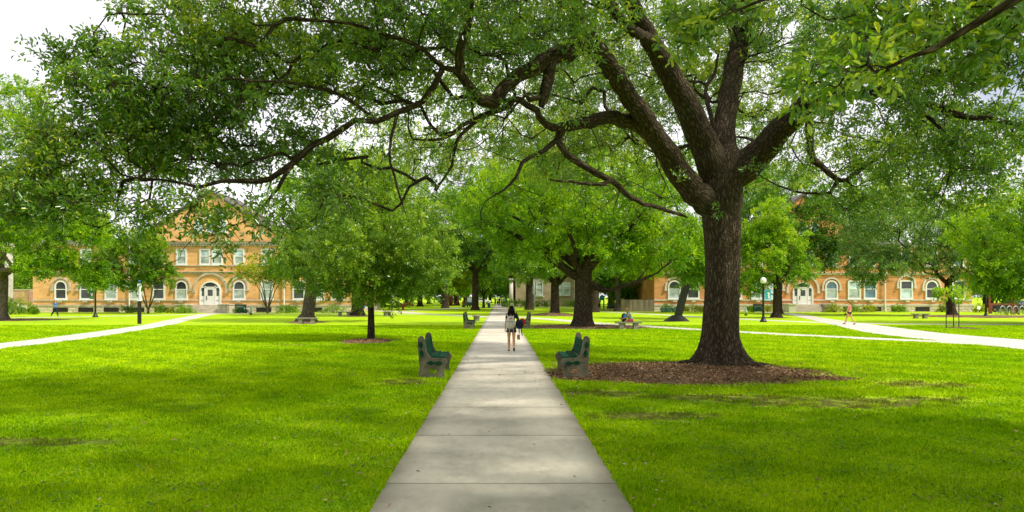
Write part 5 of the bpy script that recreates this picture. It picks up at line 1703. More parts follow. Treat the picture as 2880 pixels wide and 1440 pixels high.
    if bottom[0] == 'skirt':
        a = np.linspace(0, 2 * math.pi, 29)[:-1]
        rings = []
        for t in np.linspace(0, 1, 5):
            z = base[2] + .09 - t * .30
            fl = 1 + .05 * t * np.sin(a * 9)
            rings.append([((.135 + .05 * t + .012) * fl[i] * math.cos(a[i]) * s, ((.105 + .05 * t) * fl[i] * math.sin(a[i]) - .012) * s, z * s) for i in range(28)])
        b = MB(); b.add([p for q in rings for p in q], [(j * 28 + i, j * 28 + (i + 1) % 28, (j + 1) * 28 + (i + 1) % 28, (j + 1) * 28 + i) for j in range(4) for i in range(28)])
        b.build('skirt', M[bottom[1]], root, True)
    else:
        ch = [[('p', base + V(0, 0, .06), (rp * 1.18 + g, rp + g)), ('p2', base - V(0, 0, .03), (rp * 1.2 + g, rp + g))]]
        for nm in 'LR':
            H, K, A, T, HL = J[nm]
            c2 = [('p2', base - V(0, 0, .03), 0), ('h' + nm, H, .098 + g)]
            if bottom[0] == 'shorts': c2.append(('t' + nm, H * (1 - bottom[2]) + K * bottom[2], .088 + g))
            else: c2 += [('t' + nm, H * .55 + K * .45, .084 + g), ('k' + nm, K, .055 + g), ('a' + nm, A + V(0, 0, .02), .045 + g)]
            ch.append(c2)
        skin_obj('shorts' if bottom[0] == 'shorts' else 'trousers', sc(ch), bottom[1], root, 2)
    for nm in 'LR':
        H, K, A, T, HL = J[nm]
        skin_obj('shoe', sc([[('a', A * .8 + HL * .2, .04), ('m', (A + T) * .5 - (A - HL) * .25, .043), ('t', T, .036)], [('a', A * .8 + HL * .2, .04), ('h', HL, .036)]]), shoes, root, 2)
    # hair
    hc = [[('a', hd(0, .035, .185), .068), ('b', hd(0, -.025, .165), .098), ('c', hd(0, -.045, .10), .098), ('d', hd(0, -.05, .03), .07)]]
    if long_hair:
        hc = [[('a', hd(0, .02, .19), .066), ('b', hd(0, -.03, .165), .092), ('c', hd(0, -.05, .09), (.105, .085)), ('d', hd(0, -.065, .0), (.13, .07)), ('e', hd(0, -.10, -.09), (.17, .07)), ('f', hd(0, -.12, -.17), (.15, .06)), ('g', hd(.01, -.12, -.25), (.09, .035))],
              [('d', hd(0, -.065, 0), 0), ('w1', hd(-.10, -.06, -.06), .05), ('w2', hd(-.13, -.05, -.13), .03)], [('d', hd(0, -.065, 0), 0), ('v1', hd(.09, -.06, -.07), .05), ('v2', hd(.11, -.06, -.15), .03)]]
    ho = skin_obj('hair', sc(hc), hair, root, 3 if long_hair else 2)
    if long_hair:
        tx = bpy.data.textures.new('hair_waves', 'CLOUDS'); tx.noise_scale = .05
        dm = ho.modifiers.new('waves', 'DISPLACE'); dm.texture = tx; dm.strength = .045; dm.mid_level = .45
    return root, {k: [p * s for p in v[:4]] for k, v in hands.items()}, s


def mirror_note(): pass


# the woman with the white backpack
GX, GY = .40, 24.2
girl, hnd, s = person('woman with long dark hair in plaid shorts walking away up the main path', GX, GY, 0, 1.62, ((14, 6), (-12, 26)), ((6, 10, 12), (22, 22, 52)), 'black_cloth', ('skirt', 'plaid'), 'black_cloth', 'hair_dark', 'skin', R(3), long_hair=True, female=True, sleeve=.62)
r = thing('backpack', 'white backpack with a grey lower pocket on the walking woman\'s back', 'backpack', (GX - .03, GY - .215, 1.05))


def pillow(rx, ry, rz, e=2.6, k=20, m_=14, taper=0.):
    b = MB(); vs, fs = [], []
    for j in range(1, m_):
        t = math.pi * j / m_ - math.pi / 2
        for i in range(k):
            a = 2 * math.pi * i / k
            f = lambda v, q: math.copysign(abs(v) ** (2 / q), v)
            z = f(math.sin(t), e)
            tp = 1 - taper * (z * .5 + .5)
            vs.append((rx * f(math.cos(t), e) * f(math.cos(a), e) * tp, ry * f(math.cos(t), e) * f(math.sin(a), e) * tp, rz * z))
    for j in range(m_ - 2):
        fs += [(j * k + i, j * k + (i + 1) % k, (j + 1) * k + (i + 1) % k, (j + 1) * k + i) for i in range(k)]
    fs += [tuple(range(k))[::-1], tuple((m_ - 2) * k + i for i in range(k))]
    return b.add(vs, fs)


pillow(.165, .085, .225, 3., taper=.22).build('bag_body', M['cream_cloth'], r, True)
q = pillow(.14, .05, .10, 3., taper=.15); q.v = [(a, b_ - .085, c - .105) for a, b_, c in q.v]; q.build('front_pocket', M['tan_grey'] if 'tan_grey' in M else M['grey_stone'], r, True)
b = MB().tube([(-.15, -.086, .02), (0, -.098, .03), (.15, -.086, .02)], [.006] * 3, 5); b.build('zip', M['black_cloth'], r)
b = MB()
for s_ in (-1, 1): b.tube([(s_ * .1, .06, .18), (s_ * .115, .13, .26), (s_ * .12, .24, .24), (s_ * .13, .29, .08), (s_ * .14, .1, -.16)], [.018] * 5, 6)
b.build('strap', M['cream_cloth'], r, True)
b = MB().tube([(-.04, -.02, .22), (-.02, -.02, .265), (.02, -.02, .265), (.04, -.02, .22)], [.009] * 4, 6); b.build('top_handle', M['tan_cloth'], r)
b = MB()
for p in [((-.045, .17), (-.015, .125)), ((-.015, .125), (.015, .165)), ((.015, .165), (.045, .12)), ((-.03, .12), (.03, .172))]:
    b.tube([(p[0][0], -.083, p[0][1]), (p[1][0], -.086, p[1][1])], [.008] * 2, 5)
b.build('emblem', M['red_cloth'], r)
r = thing('shoulder_bag', 'black bag with a red end hung at the walking woman\'s right side', 'bag', (GX + .29, GY + .02, .98), R(8))
pillow(.13, .17, .16, 3.2).build('bag_body', M['navy_cloth'], r, True)
q = pillow(.10, .13, .13, 3.); q.v = [(a + .115, b_ + .06, c + .07) for a, b_, c in q.v]; q.build('end_pocket', M['red_cloth'], r, True)
MB().tube([(-.06, -.1, .12), (-.1, -.04, .34), (-.11, .03, .42), (-.05, .12, .3), (.02, .13, .12)], [.016] * 5, 6).build('strap', M['black_cloth'], r, True)
b = MB(); b.tube([(.06, .0, -.12), (.08, .0, -.3), (.1, .0, -.42)], [.02, .018, .012], 6); b.tube([(-.02, .0, -.12), (.0, .0, -.34)], [.018, .012], 6); b.build('loose_strap', M['black_cloth'], r, True)
r = thing('hanging_shoe', 'pale shoe dangling below the black bag at the walking woman\'s side', 'shoe', (GX + .245, GY + .0, .52), R(20))
q = pillow(.05, .055, .095, 2.4); q.build('upper', M['cream_cloth'], r, True)
MB().box(-.045, .045, -.07, -.05, -.09, .09).build('sole', M['tan_cloth'], r, False, .01)
MB().tube([(0, 0, .09), (.01, 0, .3)], [.006] * 2, 5).build('lace', M['cream_cloth'], r)

# others
P2, _, _ = person('woman in a blue top and dark trousers walking past the golden hall', bx(139, 66), 66., R(-105), 1.6, ((20, 5), (-18, 22)), ((-15, 6, 15), (10, 8, 80)), 'blue_cloth', ('trousers', 'navy_cloth'), 'black_cloth', 'hair_red', female=True, sleeve=1.1, long_hair=True)
P3, h3, _ = person('woman in a pink top and black shorts with ginger hair walking on the right walk', bx(2137, 46.8), 46.8, R(48), 1.63, ((22, 4), (-16, 14)), ((14, 14, 8), (-14, 10, 20)), 'pink_cloth', ('shorts', 'black_cloth', .32), 'shoe_grey', 'hair_blond', female=True, sleeve=0., bare_mid=True)
hb_ = MB(); a = np.linspace(0, 2 * math.pi, 21)
hb_.tube([(.086 * math.cos(t), -.01 + .102 * math.sin(t), 1.54 + .035 * math.sin(t)) for t in a], [.017] * 21, 6)
hb_.build('headband', M['black_cloth'], P3, True)
r = thing('dark_pouch', 'small dark object held low by the woman in the pink top', 'pouch', tuple(P3.matrix_basis @ Vector(h3['L'][3] + np.array([0, .02, -.06]))))
pillow(.06, .1, .06, 2.6).build('pouch_body', M['black_cloth'], r, True)
MB().tube([(0, -.06, .05), (0, 0, .085), (0, .06, .05)], [.008] * 3, 5).build('loop', M['black_cloth'], r)
P4, _, _ = person('man in a grey shirt and maroon shorts bent over reading on a stone bench', bx(1588, 40.5), 40.5, R(90), 1.72, ((84, 88), (78, 82)), ((20, 3, 55), (16, 3, 62)), 'grey_cloth', ('shorts', 'maroon_cloth', .6), 'cream_cloth', 'hair_blond', 'skin_dark', R(24), seat=.45, sleeve=.8, head_dip=R(38))
r = thing('backpack', 'dark blue backpack standing on the stone bench beside the seated reader', 'backpack', (bx(1570, 40.4), 40.45, .70), R(15))
pillow(.17, .12, .25, 2.8, taper=.2).build('bag_body', M['navy_cloth'], r, True)
q = pillow(.1, .05, .12, 2.8); q.v = [(a, b_ - .11, c + .06) for a, b_, c in q.v]; q.build('front_pocket', M['blue_cloth'], r, True)
MB().tube([(-.04, 0, .24), (0, 0, .29), (.04, 0, .24)], [.012] * 3, 6).build('top_handle', M['black_cloth'], r)
person('person in red with blue shorts walking beside the dark trunk behind the young tree', bx(915, 76), 76., R(170), 1.68, ((18, 6), (-14, 20)), ((12, 8, 60), (-10, 8, 50)), 'red_cloth', ('shorts', 'blue_cloth', .75), 'white_cloth', 'hair_dark', sleeve=.6)
person('person in dark trousers and a white top walking away on the far cross path', bx(986, 90), 90., R(-10), 1.55, ((10, 4), (-10, 14)), ((8, 8, 12), (-8, 8, 12)), 'white_cloth', ('trousers', 'black_cloth'), 'black_cloth', 'hair_dark', sleeve=.9)
r = thing('backpack', 'white and black backpack on the walker of the far cross path', 'backpack', (bx(986, 90), 89.78, 1.12))
pillow(.17, .11, .22, 2.8, taper=.2).build('bag_body', M['white_cloth'], r, True)
q = pillow(.06, .03, .12, 2.8); q.v = [(a + .04, b_ - .1, c + .02) for a, b_, c in q.v]; q.build('front_pocket', M['black_cloth'], r, True)
person('person in a tan shirt and dark trousers standing by the brown notice post', bx(1508, 101), 101., R(200), 1.62, ((3, 2), (-3, 4)), ((5, 8, 50), (5, 8, 60)), 'tan_cloth', ('trousers', 'black_cloth'), 'black_cloth', 'hair_dark', sleeve=.9)
for i, (px, D, tp, bt, hr, hd_, lab) in enumerate([(1246, 158, 'bluegreen_cloth', 'black_cloth', 'hair_dark', 180, 'person in dark teal, leftmost of the distant group on the main path'), (1252, 150, 'white_cloth', 'navy_cloth', 'hair_dark', 175, 'person in a white top in the distant group on the main path'),
                                                    (1256.5, 142, 'navy_cloth', 'black_cloth', 'hair_dark', 185, 'person all in dark clothes, nearest of the distant group on the main path'), (1262, 152, 'cream_cloth', 'denim', 'hair_red', 190, 'person in a cream top right of the dark clad walker far down the main path'),
                                                    (1268, 148, 'teal_cloth', 'bluegreen_cloth', 'hair_dark', 170, 'person in bright teal, rightmost of the distant group by the hedge')]):
    person(lab, bx(px, D), float(D), R(hd_), 1.7, ((14, 6), (-12, 16)), ((10, 8, 20), (-10, 8, 20)), tp, ('trousers', bt), 'black_cloth', hr, sleeve=.9, group='people far down the main path', fingers=False)
# ------------------------------------------------------------------ trees
hero_oak()
near_sprays()


def tree(name, label, x, y, h, r, fork, crown, seed, leaf, mat, bark='bark_far', lean=(0, 0), n=5, reach=3., rise=3., flare=1.5, **k):
    L = auto_limbs(x, y, h, r, fork, lean, flare, n, reach, rise, seed)
    return make_tree(name, label, 'tree', (x, y), L, crown, seed, leaf, mat, bark, **k)


# young tree left of the main path
tree('young_tree', 'young green tree in a round mulch bed left of the main path, slim straight trunk', -5.8, 30.7, 8., .145, 2.1,
     [(-6.0, 30.7, 4.7, 4.0, 3.2, 3.0, 380), (-4.4, 30.5, 3.0, 2.9, 2.4, 1.6, 120), (-8., 30.6, 3.2, 2.0, 2.2, 1.2, 50), (-5.8, 30.6, 2.1, 1.6, 1.4, .9, 26), (-6, 30.7, 7., 2.2, 2., 1.3, 60)], 21, .105, 'leaf_young',
     reach=2.2, rise=1.6, n=6, flare=1.25, spread=.5, step=.4, n_twig=6, n_leaf=8, r_tip=.007)
# thick oak right of the main path
L3 = auto_limbs(5.2, 43, 13, .56, 3.6, (.03, 0), 1.45, 6, 5., 4., 31)
L3 += [[(5.0, 43, 3.1, .3), (4.0, 42.6, 3.75, .26), (2.6, 42.2, 4.6, .2), (.8, 42, 5.8, .13), (-1, 41.6, 6.6, .06)], [(5.5, 43, 2.6, .2), (6.6, 42.4, 2.35, .15), (8.0, 42, 2.7, .11), (9.6, 41.6, 3.4, .05)]]
make_tree('oak_tree', 'thick dark oak in a wide mulch bed with the seated reader beside it', 'tree', (5.2, 43.), L3,
          [(5., 43, 9.5, 7.6, 6.5, 3.6, 330), (0., 42, 7.2, 3.6, 4, 1.8, 90), (9.5, 42.5, 5.2, 3.6, 3.5, 1.9, 110), (5.5, 41, 5.6, 4, 3., 1.3, 100), (2, 42, 5.2, 2.6, 2.6, 1.0, 44)], 32, .15, 'leaf_bright', spread=.75, n_twig=6, n_leaf=8, r_tip=.012)
tree('oak_tree', 'dark trunked tree on a mulch mound before the tan house', 5.7, 71, 15, .44, 3.4, [(5.7, 71, 9.5, 7.5, 6, 4., 240), (3, 70, 5.2, 4., 4, 1.7, 120), (9, 70, 5.2, 3.4, 3.4, 1.5, 60)], 33, .2, 'leaf_mid', reach=4., rise=3., spread=.9, flare=1.4)
tree('oak_tree', 'dark green tree with a black trunk just left of the far main path', -3.5, 96, 19, .46, 5.2, [(-4, 96, 11.5, 9, 7, 5.5, 300), (-7, 95, 7, 5, 5, 2., 80), (1.5, 95, 8, 4, 4, 2.4, 60)], 34, .26, 'leaf_deep', reach=5., rise=4., spread=1.1)
tree('slender_tree', 'thin forked tree beside the blue bin on the far path', -2.8, 116, 9, .2, 2.2, [(-2.4, 116, 6.5, 3.6, 3, 3, 110)], 35, .26, 'leaf_bright', reach=2.6, rise=3., n=4, spread=.9)
tree('oak_tree', 'grey leaning trunk with a broad flare behind the pale stone bench, left of centre', -15., 53, 15., .46, 4.4, [(-12.5, 53, 9., 6., 5.5, 4.6, 240), (-13.6, 52, 4.6, 3., 3., 1.4, 50), (-17.0, 53, 4.4, 2., 2.4, 1.2, 24), (-9.5, 52, 5., 3., 3, 1.6, 60)], 36, .17, 'leaf_mid', 'bark_pale', lean=(.14, 0), reach=3.6, rise=3., spread=.8, flare=1.9)
tree('oak_tree', 'dark trunked oak behind the young tree with the red clad walker beside it', -14.2, 68, 17., .55, 4.6, [(-13.6, 68, 10, 7, 6, 5.5, 260), (-11, 67, 5., 4, 4, 1.6, 60)], 37, .2, 'leaf_deep', reach=4.5, rise=3.5, spread=.95)
tree('oak_tree', 'mid green tree behind the rust coloured beam sculpture', -15., 128, 17, .45, 4.2, [(-15, 128, 10, 8, 6, 5.5, 210), (-15, 127, 5.6, 6, 4, 1.5, 60)], 38, .32, 'leaf_bright', reach=4.5, rise=3.5, spread=1.3)
tree('oak_tree', 'yellowing tree above the ring sculpture', -9.4, 148, 17, .5, 4.4, [(-9.6, 148, 10, 7, 6, 5.5, 190), (-9.6, 144, 5.4, 5, 4, 1.6, 70)], 39, .34, 'leaf_gold', reach=4.5, rise=3.5, spread=1.3)
tree('oak_tree', 'dark trunk left of the pale trunk, behind the green folding chair', 17.6, 108, 15, .52, 5.4, [(17.6, 108, 10.5, 7, 5, 4.4, 190), (16.5, 107, 6.2, 4.5, 4, 1.4, 50)], 40, .26, 'leaf_bright', reach=4.5, rise=3., spread=1.1)
tree('pale_tree', 'pale grey trunk left of the timber fence', 15.3, 88.6, 14, .34, 5.5, [(15.6, 88, 9.5, 5.6, 5, 4., 190), (17.6, 87, 5.6, 3.6, 3, 1.6, 60)], 41, .22, 'leaf_bright', 'bark_pale', reach=3.5, rise=3., spread=.95, flare=1.8)
tree('dark_tree', 'dark dense tree rising behind the timber fence', 18.2, 97, 13, .3, 2., [(18., 97, 5.5, 4.6, 4, 4.6, 200), (17, 97, 10, 4.2, 4, 3., 90)], 42, .24, 'leaf_deep', reach=3.5, rise=3.5, spread=1.)
tree('young_tree', 'small green tree above the black leaning sculpture, left of the big oak trunk', 18.0, 58.5, 8.6, .2, 2.8, [(14.7, 51.6, 4.9, 2.3, 1.6, 1.7, 120), (16.4, 58, 5.4, 2.9, 2.4, 2.9, 200), (17.5, 59, 9., 3.2, 2.4, 2.6, 130)], 43, .16, 'leaf_mid', lean=(-.1, 0), reach=2.4, rise=2.4, spread=.7)
tree('young_tree', 'bright yellow-green tree with a grey trunk behind the teal banner lamp', 25.1, 62, 10.6, .30, 3.0, [(24.0, 62, 5.8, 2.6, 2.4, 3.0, 150), (22.6, 61.6, 3.2, 2.0, 1.8, 1.3, 60), (26.7, 61.6, 4.4, 1.8, 1.9, 1.5, 60), (24.8, 62, 9.0, 1.8, 1.8, 1.8, 60), (22.6, 62, 7.2, 1.6, 1.6, 1.4, 40), (26.4, 62, 7.0, 1.5, 1.6, 1.2, 36)], 44, .15, 'leaf_bright', reach=2.5, rise=2.6, spread=.7, flare=1.9, n_leaf=7)
tree('tall_tree', 'tall grey-green tree in front of the orange hall gable', 31., 76, 16.5, .36, 6.2, [(31., 76, 11.6, 6.6, 4.5, 5., 360), (33.6, 75.2, 6.8, 4.2, 3., 2.4, 150), (28.6, 75.6, 8., 3.4, 3., 2.6, 90), (38, 76, 10.5, 4, 3, 4., 120)], 45, .2, 'leaf_deep', reach=3.6, rise=3.4, spread=.9)
tree('pale_oak', 'grey-green spreading oak before the right end of the orange hall', 45.7, 69, 13, .36, 3.3, [(41.6, 68.6, 8.6, 7.2, 5, 4.3, 400), (37.2, 68, 5.2, 3.4, 3., 2., 110), (44, 68, 5., 3.2, 3, 1.4, 40)], 46, .18, 'leaf_pale', lean=(-.12, 0), reach=4.8, rise=3., spread=.85, n_leaf=7)
tree('bright_tree', 'dense vivid green tree filling the right edge', 40., 48.5, 12., .42, 2.6, [(38.6, 48, 6.4, 6.6, 5, 4.4, 400), (34.6, 47.6, 4.0, 2.2, 2.6, 1.9, 80), (38, 47, 2.8, 4.4, 3.4, 1.4, 110)], 47, .15, 'leaf_bright', reach=4., rise=2.6, spread=.75, n_twig=6, n_leaf=8)
tree('spreading_tree', 'bright green tree with a pale leaning trunk at the left edge', -40.4, 55, 11.5, .55, 3.6, [(-38.0, 55, 7.4, 5.6, 4, 3.6, 330), (-33.6, 55, 7.2, 2.4, 2.4, 1.6, 70), (bx(243, 58), 58., 3.7, 1.7, 1.2, 1.0, 50), (-35.8, 54.6, 4.6, 2.4, 2.6, 1.3, 60), (-42, 55, 8., 4, 4, 3, 90)], 48, .16, 'leaf_bright', 'bark_pale', lean=(.05, 0), reach=4.2, rise=2.4, spread=.8, n_leaf=7)
tree('tall_tree', 'tall yellow-green tree rising behind the oak limbs at the left edge', -46., 62, 22.5, .6, 8., [(-45.0, 62, 15, 5.8, 4.6, 6.9, 380), (-42.2, 62, 17.5, 2., 2.2, 2.4, 40), (-43, 61, 9, 4, 4, 2.4, 70)], 49, .18, 'leaf_bright', 'bark_pale', reach=4., rise=6., spread=.8, clump=1.2)
for lab, px, D, cp, mt, sd in (('multi-stemmed small tree with bright leaves left of the golden hall entrance', 373, 76.5, [(bx(320, 76), 76, 6.2, 5.8, 2.6, 3.5, 380), (bx(395, 76), 76, 4.2, 2.4, 2, 1.6, 50), (bx(235, 76), 75.4, 3.7, 1.8, 1.6, 1.2, 36)], 'leaf_mid', 50),
                               ('multi-stemmed small tree with thin yellowish leaves right of the golden hall entrance', 673, 77.5, [(bx(672, 77), 77, 4.9, 3.3, 2.2, 1.5, 90), (bx(715, 77), 77, 4.2, 1.6, 1.6, 1.4, 30)], 'leaf_gold', 51)):
    x = bx(px, D)
    rg = np.random.default_rng(sd)
    Ls = [[(x, D, -.1, .16), (x, D, .12, .13), (x + .02, D, .45, .1)]]
    for k in range(6):
        a = 6.283 * k / 6 + .4; c_, s_ = math.cos(a), math.sin(a)
        Ls.append([(x, D, .3, .07), (x + c_ * .35, D + s_ * .3, 1.2, .06), (x + c_ * .85, D + s_ * .7, 2.6, .045), (x + c_ * 1.5, D + s_ * 1.1, 3.8, .025)])
    make_tree('multi_stemmed_tree', lab, 'tree', (x, D), Ls, cp, sd, .17, mt, 'bark_pale', spread=.65, n_leaf=7 if sd == 50 else 5, group=None)
# staked sapling
x, y = 27.9, 42.
make_tree('sapling', 'tiny staked sapling with sparse leaves on the right lawn', 'tree', (x, y), [[(x, y, -.05, .035), (x, y, 1.0, .028), (x + .02, y, 2.0, .015), (x, y, 2.6, .006)]],
          [(x, y, 2.05, 1.0, .8, .55, 22), (x - .6, y, 2.2, .6, .5, .3, 8)], 52, .13, 'leaf_bright', 'bark_pale', spread=.3, step=.25, n_twig=3, n_leaf=5, r_tip=.005)
st = thing('tree_stake', 'dark green stake left of the sapling', 'stake', (bx(2380, 42), 42., 0), 0, 'stakes of the sapling')
MB().tube([(0, 0, -.1), (0, 0, 1.62)], [.026] * 2, 8).build('rod', M['black_metal'], st)
MB().tube([(0, 0, 1.35), (.2, 0, 1.38), (.42, 0, 1.4)], [.008] * 3, 5).build('tie', M['rubber'], st)
dup(st, (bx(2412, 42), 42., 0), math.pi, 'dark green stake right of the sapling')

for i, (x, y, h, rx, mt, lab) in enumerate([(-9, 112, 29, 10, 'leaf_mid', 'tall mid green tree rising behind the young tree'), (11.5, 84, 23, 7.5, 'leaf_bright', 'tall bright tree behind the thick oak right of the main path'), (2.5, 134, 33, 10, 'leaf_deep', 'tall dark tree closing the far end of the main path'), (-20, 98, 22, 6.5, 'leaf_bright', 'tall bright tree beyond the right end of the golden hall'), (22, 118, 27, 9, 'leaf_mid', 'tall tree behind the left end of the orange hall'),
        (4.2, 98, 23, 6.5, 'leaf_mid', 'tall tree just right of the far main path'), (9, 112, 28, 8, 'leaf_mid', 'tall green tree behind the mulch mound tree'), (42, 112, 26, 9, 'leaf_mid', 'tall tree rising behind the orange hall roof'), (58, 108, 24, 9, 'leaf_bright', 'bright tree rising behind the right end of the orange hall')]):
    tree('tall_tree', lab, x, y, h, .5, 5.5, [(x, y, h * .62, rx, rx * .8, h * .34, 260), (x - 2, y - 2, h * .33, rx * .7, 4, h * .12, 80)], 80 + i, .26, mt, reach=5., rise=5., spread=1.1)

# low planting
sh = [('round clipped ball shrub beside the front walk at the left', 84.5, 73.5, .72, .95, 'leaf_mid', 60), ('dark spreading shrub at the left edge', 28, 73, 1.5, 1.75, 'leaf_deep', 110), ('yellow-green shrub behind the dark one at the left edge', 50, 76, 1.6, 2.5, 'leaf_gold', 90), ('dark shrub cut by the left edge', -6, 71.5, 1.1, 1.7, 'leaf_deep', 60),
      ('low shrub at the rain pipe of the golden hall', 320, 79.6, .9, .95, 'leaf_deep', 44), ('small shrub left of the golden hall steps beside the multi-stemmed tree', 404, 79.8, .6, .9, 'leaf_mid', 34), ('thin shrub between two leafy ones left of the golden hall steps', 431, 79.4, .5, .85, 'leaf_gold', 30), ('bright leafy shrub just left of the golden hall steps', 463, 78.6, 1.25, .95, 'leaf_bright', 70),
      ('dark shrub under the green name board of the golden hall', 604, 78.9, .95, .6, 'leaf_deep', 50), ('long clipped shrub behind the grey leaning trunk', 726, 79.5, 1.6, .95, 'leaf_mid', 80), ('low shrub at the right end of the golden hall', 838, 79.5, 1.6, .95, 'leaf_mid', 60),
      ('shrub above the verdigris planters', 1675, 85.3, .6, 1.1, 'leaf_mid', 34), ('long shrub between the planters and the big oak trunk', 1748, 84, 1.3, 1., 'leaf_gold', 60), ('shrub behind the hydrant right of the big oak', 1890, 84, .5, .9, 'leaf_mid', 30), ('shrub left of the orange hall steps', 1932, 84, .7, 1., 'leaf_gold', 40),
      ('first shrub right of the orange hall steps', 2098, 83, 1.1, 1., 'leaf_gold', 60), ('shrub behind the woman in the pink top', 2140, 83, 1., .98, 'leaf_mid', 56), ('third shrub right of the orange hall steps', 2180, 83, 1.1, 1., 'leaf_gold', 60), ('shrub under the arched window at the right of the orange hall', 2260, 83.5, .95, .98, 'leaf_mid', 50), ('shrub behind the spreading oak trunk', 2370, 83.5, .6, 1., 'leaf_gold', 36), ('shrub by the black lamp post at the right', 2466, 82, .85, 1.1, 'leaf_gold', 44),
      ('bright ball shrub beside the banner pole', 1334, 119.5, .85, 1.6, 'leaf_bright', 50)]
for i, (lab, px, D, rx, h, mt, n) in enumerate(sh):
    shrub('shrub', lab, 'shrub', bx(px, D), D, rx, rx * .75, h, 100 + i, mt, .13, n)
for i, (lab, a, b_, D, h, mt) in enumerate([('clipped hedge left of the banner pole before the tan house', 1264, 1376, 124, 1.15, 'leaf_deep'), ('clipped hedge right of the dark trunk before the tan house', 1425, 1502, 126, 1.2, 'leaf_mid')]):
    xa, xb = bx(a, D), bx(b_, D)
    shrub('hedge', lab, 'hedge', (xa + xb) / 2, D, (xb - xa) / 2, .7, h, 140 + i, mt, .2, 150, boxy=True)
shrub('tall_hedge', 'tall green hedge above the pink brick wall', 'hedge', -61.5, 95., 8., 1.2, 7.2, 150, 'leaf_mid', .24, 420, boxy=True)

# trees closing the view
far = [make_tree('distant_tree', 'distant tree of the wooded edge closing the view', 'tree', (-24, 150), auto_limbs(-24, 150, 17, .45, 3.5, n=5, reach=5, rise=4, seed=60 + k), [(-24, 150, 8.5, 7.5, 6, 6.6, 200), (-24, 148, 4., 6, 4, 2.4, 60)], 60 + k, .36, mt, spread=1.4, group='distant trees closing the view') for k, mt in enumerate(('leaf_deep', 'leaf_mid', 'leaf_bright'))]
spots = [(-40, 150), (-31, 160), (-35, 120), (-18, 172), (-26, 190), (-10, 195), (-3, 205), (4, 200), (11, 185), (6, 165), (19, 172), (26, 150), (16, 150), (-8, 168), (-16, 205), (2, 230), (12, 225), (-5, 240), (33, 160), (-48, 165), (-22, 128), (24, 128)]
rg = np.random.default_rng(77)
for i, (x, y) in enumerate(spots):
    src = far[i % 3]
    dup(src, (x, y, 0), rg.uniform(0, 6.28), None, rg.uniform(.85, 1.2))
for i, (x, y) in enumerate([(66, 92), (74, 104), (84, 98), (60, 112), (-72, 108), (-60, 118), (-84, 112)]):
    dup(far[i % 3], (x, y, 0), rg.uniform(0, 6.28), None, rg.uniform(.8, 1.0))
far[0].location = (-28, 145, 0); far[1].location = (-12, 150, 0); far[2].location = (9, 152, 0)
# oaks added out of view to shade the nearer lawn
for i, (x, y, h, sd) in enumerate([(15.5, 2.0, 15, 91), (-9.5, .5, 14, 92), (2., -6., 14, 93)]):
    tree('oak_tree', ('unseen oak added just outside the picture on the near right to shade the lawn', 'unseen oak added just outside the picture on the near left to shade the lawn', 'unseen oak added behind the viewer to shade the start of the path')[i], x, y, h, .45, 4.5,
         [(x, y, 9.5, 7., 6., 3., 420)], sd, .24, 'leaf_mid', reach=4.5, rise=3., spread=.9, dens=2.)

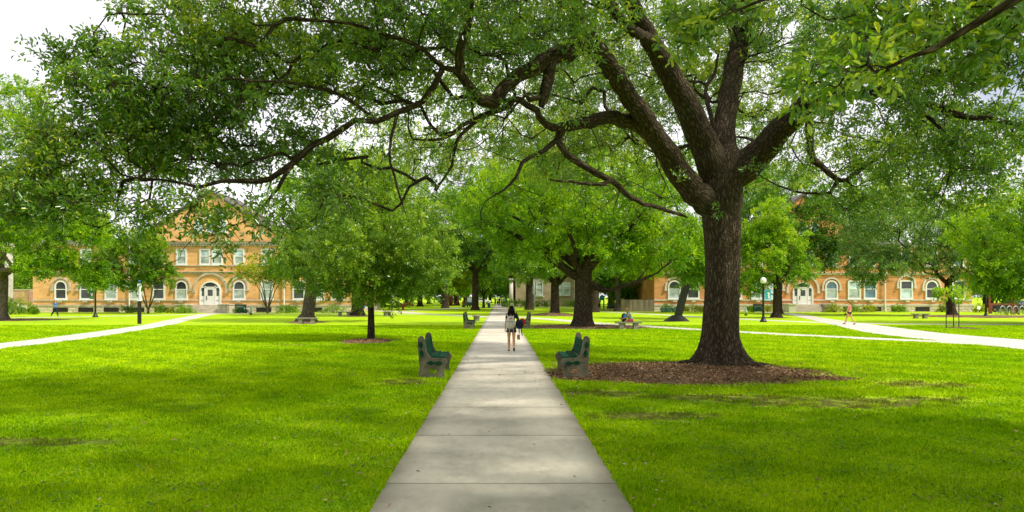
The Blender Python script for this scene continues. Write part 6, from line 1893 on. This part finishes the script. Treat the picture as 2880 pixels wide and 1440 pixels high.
# ------------------------------------------------------------------ sky, sun, camera
sun_dir = Vector((.58, -.27, .77)).normalized()
elev = math.asin(sun_dir.z); rot = math.atan2(sun_dir.x, sun_dir.y)
W = bpy.data.worlds.new('World'); SC.world = W; W.use_nodes = True
t = W.node_tree; t.nodes.clear()
out = t.nodes.new('ShaderNodeOutputWorld')
sky = t.nodes.new('ShaderNodeTexSky'); sky.sky_type = 'NISHITA'; sky.sun_disc = False; sky.sun_elevation = elev; sky.sun_rotation = rot; sky.dust_density = 1.5
b1_ = t.nodes.new('ShaderNodeBackground'); b1_.inputs[1].default_value = .13
t.links.new(sky.outputs[0], b1_.inputs[0])
tc = t.nodes.new('ShaderNodeTexCoord')
mp = t.nodes.new('ShaderNodeMapping'); mp.inputs['Scale'].default_value = (1.2, 1.2, 3.2); t.links.new(tc.outputs['Generated'], mp.inputs[0])
nz = t.nodes.new('ShaderNodeTexNoise'); nz.inputs['Scale'].default_value = 1.9; nz.inputs['Detail'].default_value = 6; nz.inputs['Roughness'].default_value = .55
t.links.new(mp.outputs[0], nz.inputs['Vector'])
cr = t.nodes.new('ShaderNodeValToRGB'); cr.color_ramp.elements[0].position = .25; cr.color_ramp.elements[1].position = .37
t.links.new(nz.outputs[0], cr.inputs[0])
cc = t.nodes.new('ShaderNodeValToRGB'); cc.color_ramp.elements[0].color = (.68, .67, .735, 1); cc.color_ramp.elements[1].color = (.98, .98, .99, 1); cc.color_ramp.elements[0].position = .4; cc.color_ramp.elements[1].position = .65
t.links.new(nz.outputs[0], cc.inputs[0])
b2_ = t.nodes.new('ShaderNodeBackground'); b2_.inputs[1].default_value = 1.5
t.links.new(cc.outputs[0], b2_.inputs[0])
mx = t.nodes.new('ShaderNodeMixShader')
t.links.new(cr.outputs[0], mx.inputs[0]); t.links.new(b1_.outputs[0], mx.inputs[1]); t.links.new(b2_.outputs[0], mx.inputs[2]); t.links.new(mx.outputs[0], out.inputs[0])

sl = bpy.data.lights.new('sun', 'SUN'); sl.energy = 4.9; sl.angle = R(4.0); sl.color = (1., .92, .78)
so = link(bpy.data.objects.new('sun', sl)); so.rotation_euler = sun_dir.to_track_quat('Z', 'Y').to_euler()

cam = bpy.data.cameras.new('camera'); cam.lens = 24.; cam.sensor_width = 36.; cam.clip_end = 3000.
cam.shift_x = (1288 - 1258) / 2576; cam.shift_y = (745 - 644) / 2576
co_ = link(bpy.data.objects.new('camera', cam)); co_.location = (0, 0, EYE); co_.rotation_euler = (R(90), 0, 0)
SC.camera = co_
SC.view_settings.view_transform = 'Standard'; SC.view_settings.look = 'None'; SC.view_settings.exposure = 0.; SC.view_settings.gamma = 1.
SC.render.engine = 'CYCLES'
cy = SC.cycles
cy.max_bounces = 7; cy.diffuse_bounces = 4; cy.glossy_bounces = 2; cy.transmission_bounces = 4; cy.transparent_max_bounces = 4
cy.caustics_reflective = False; cy.caustics_refractive = False; cy.sample_clamp_indirect = 6.
cy.use_denoising = True
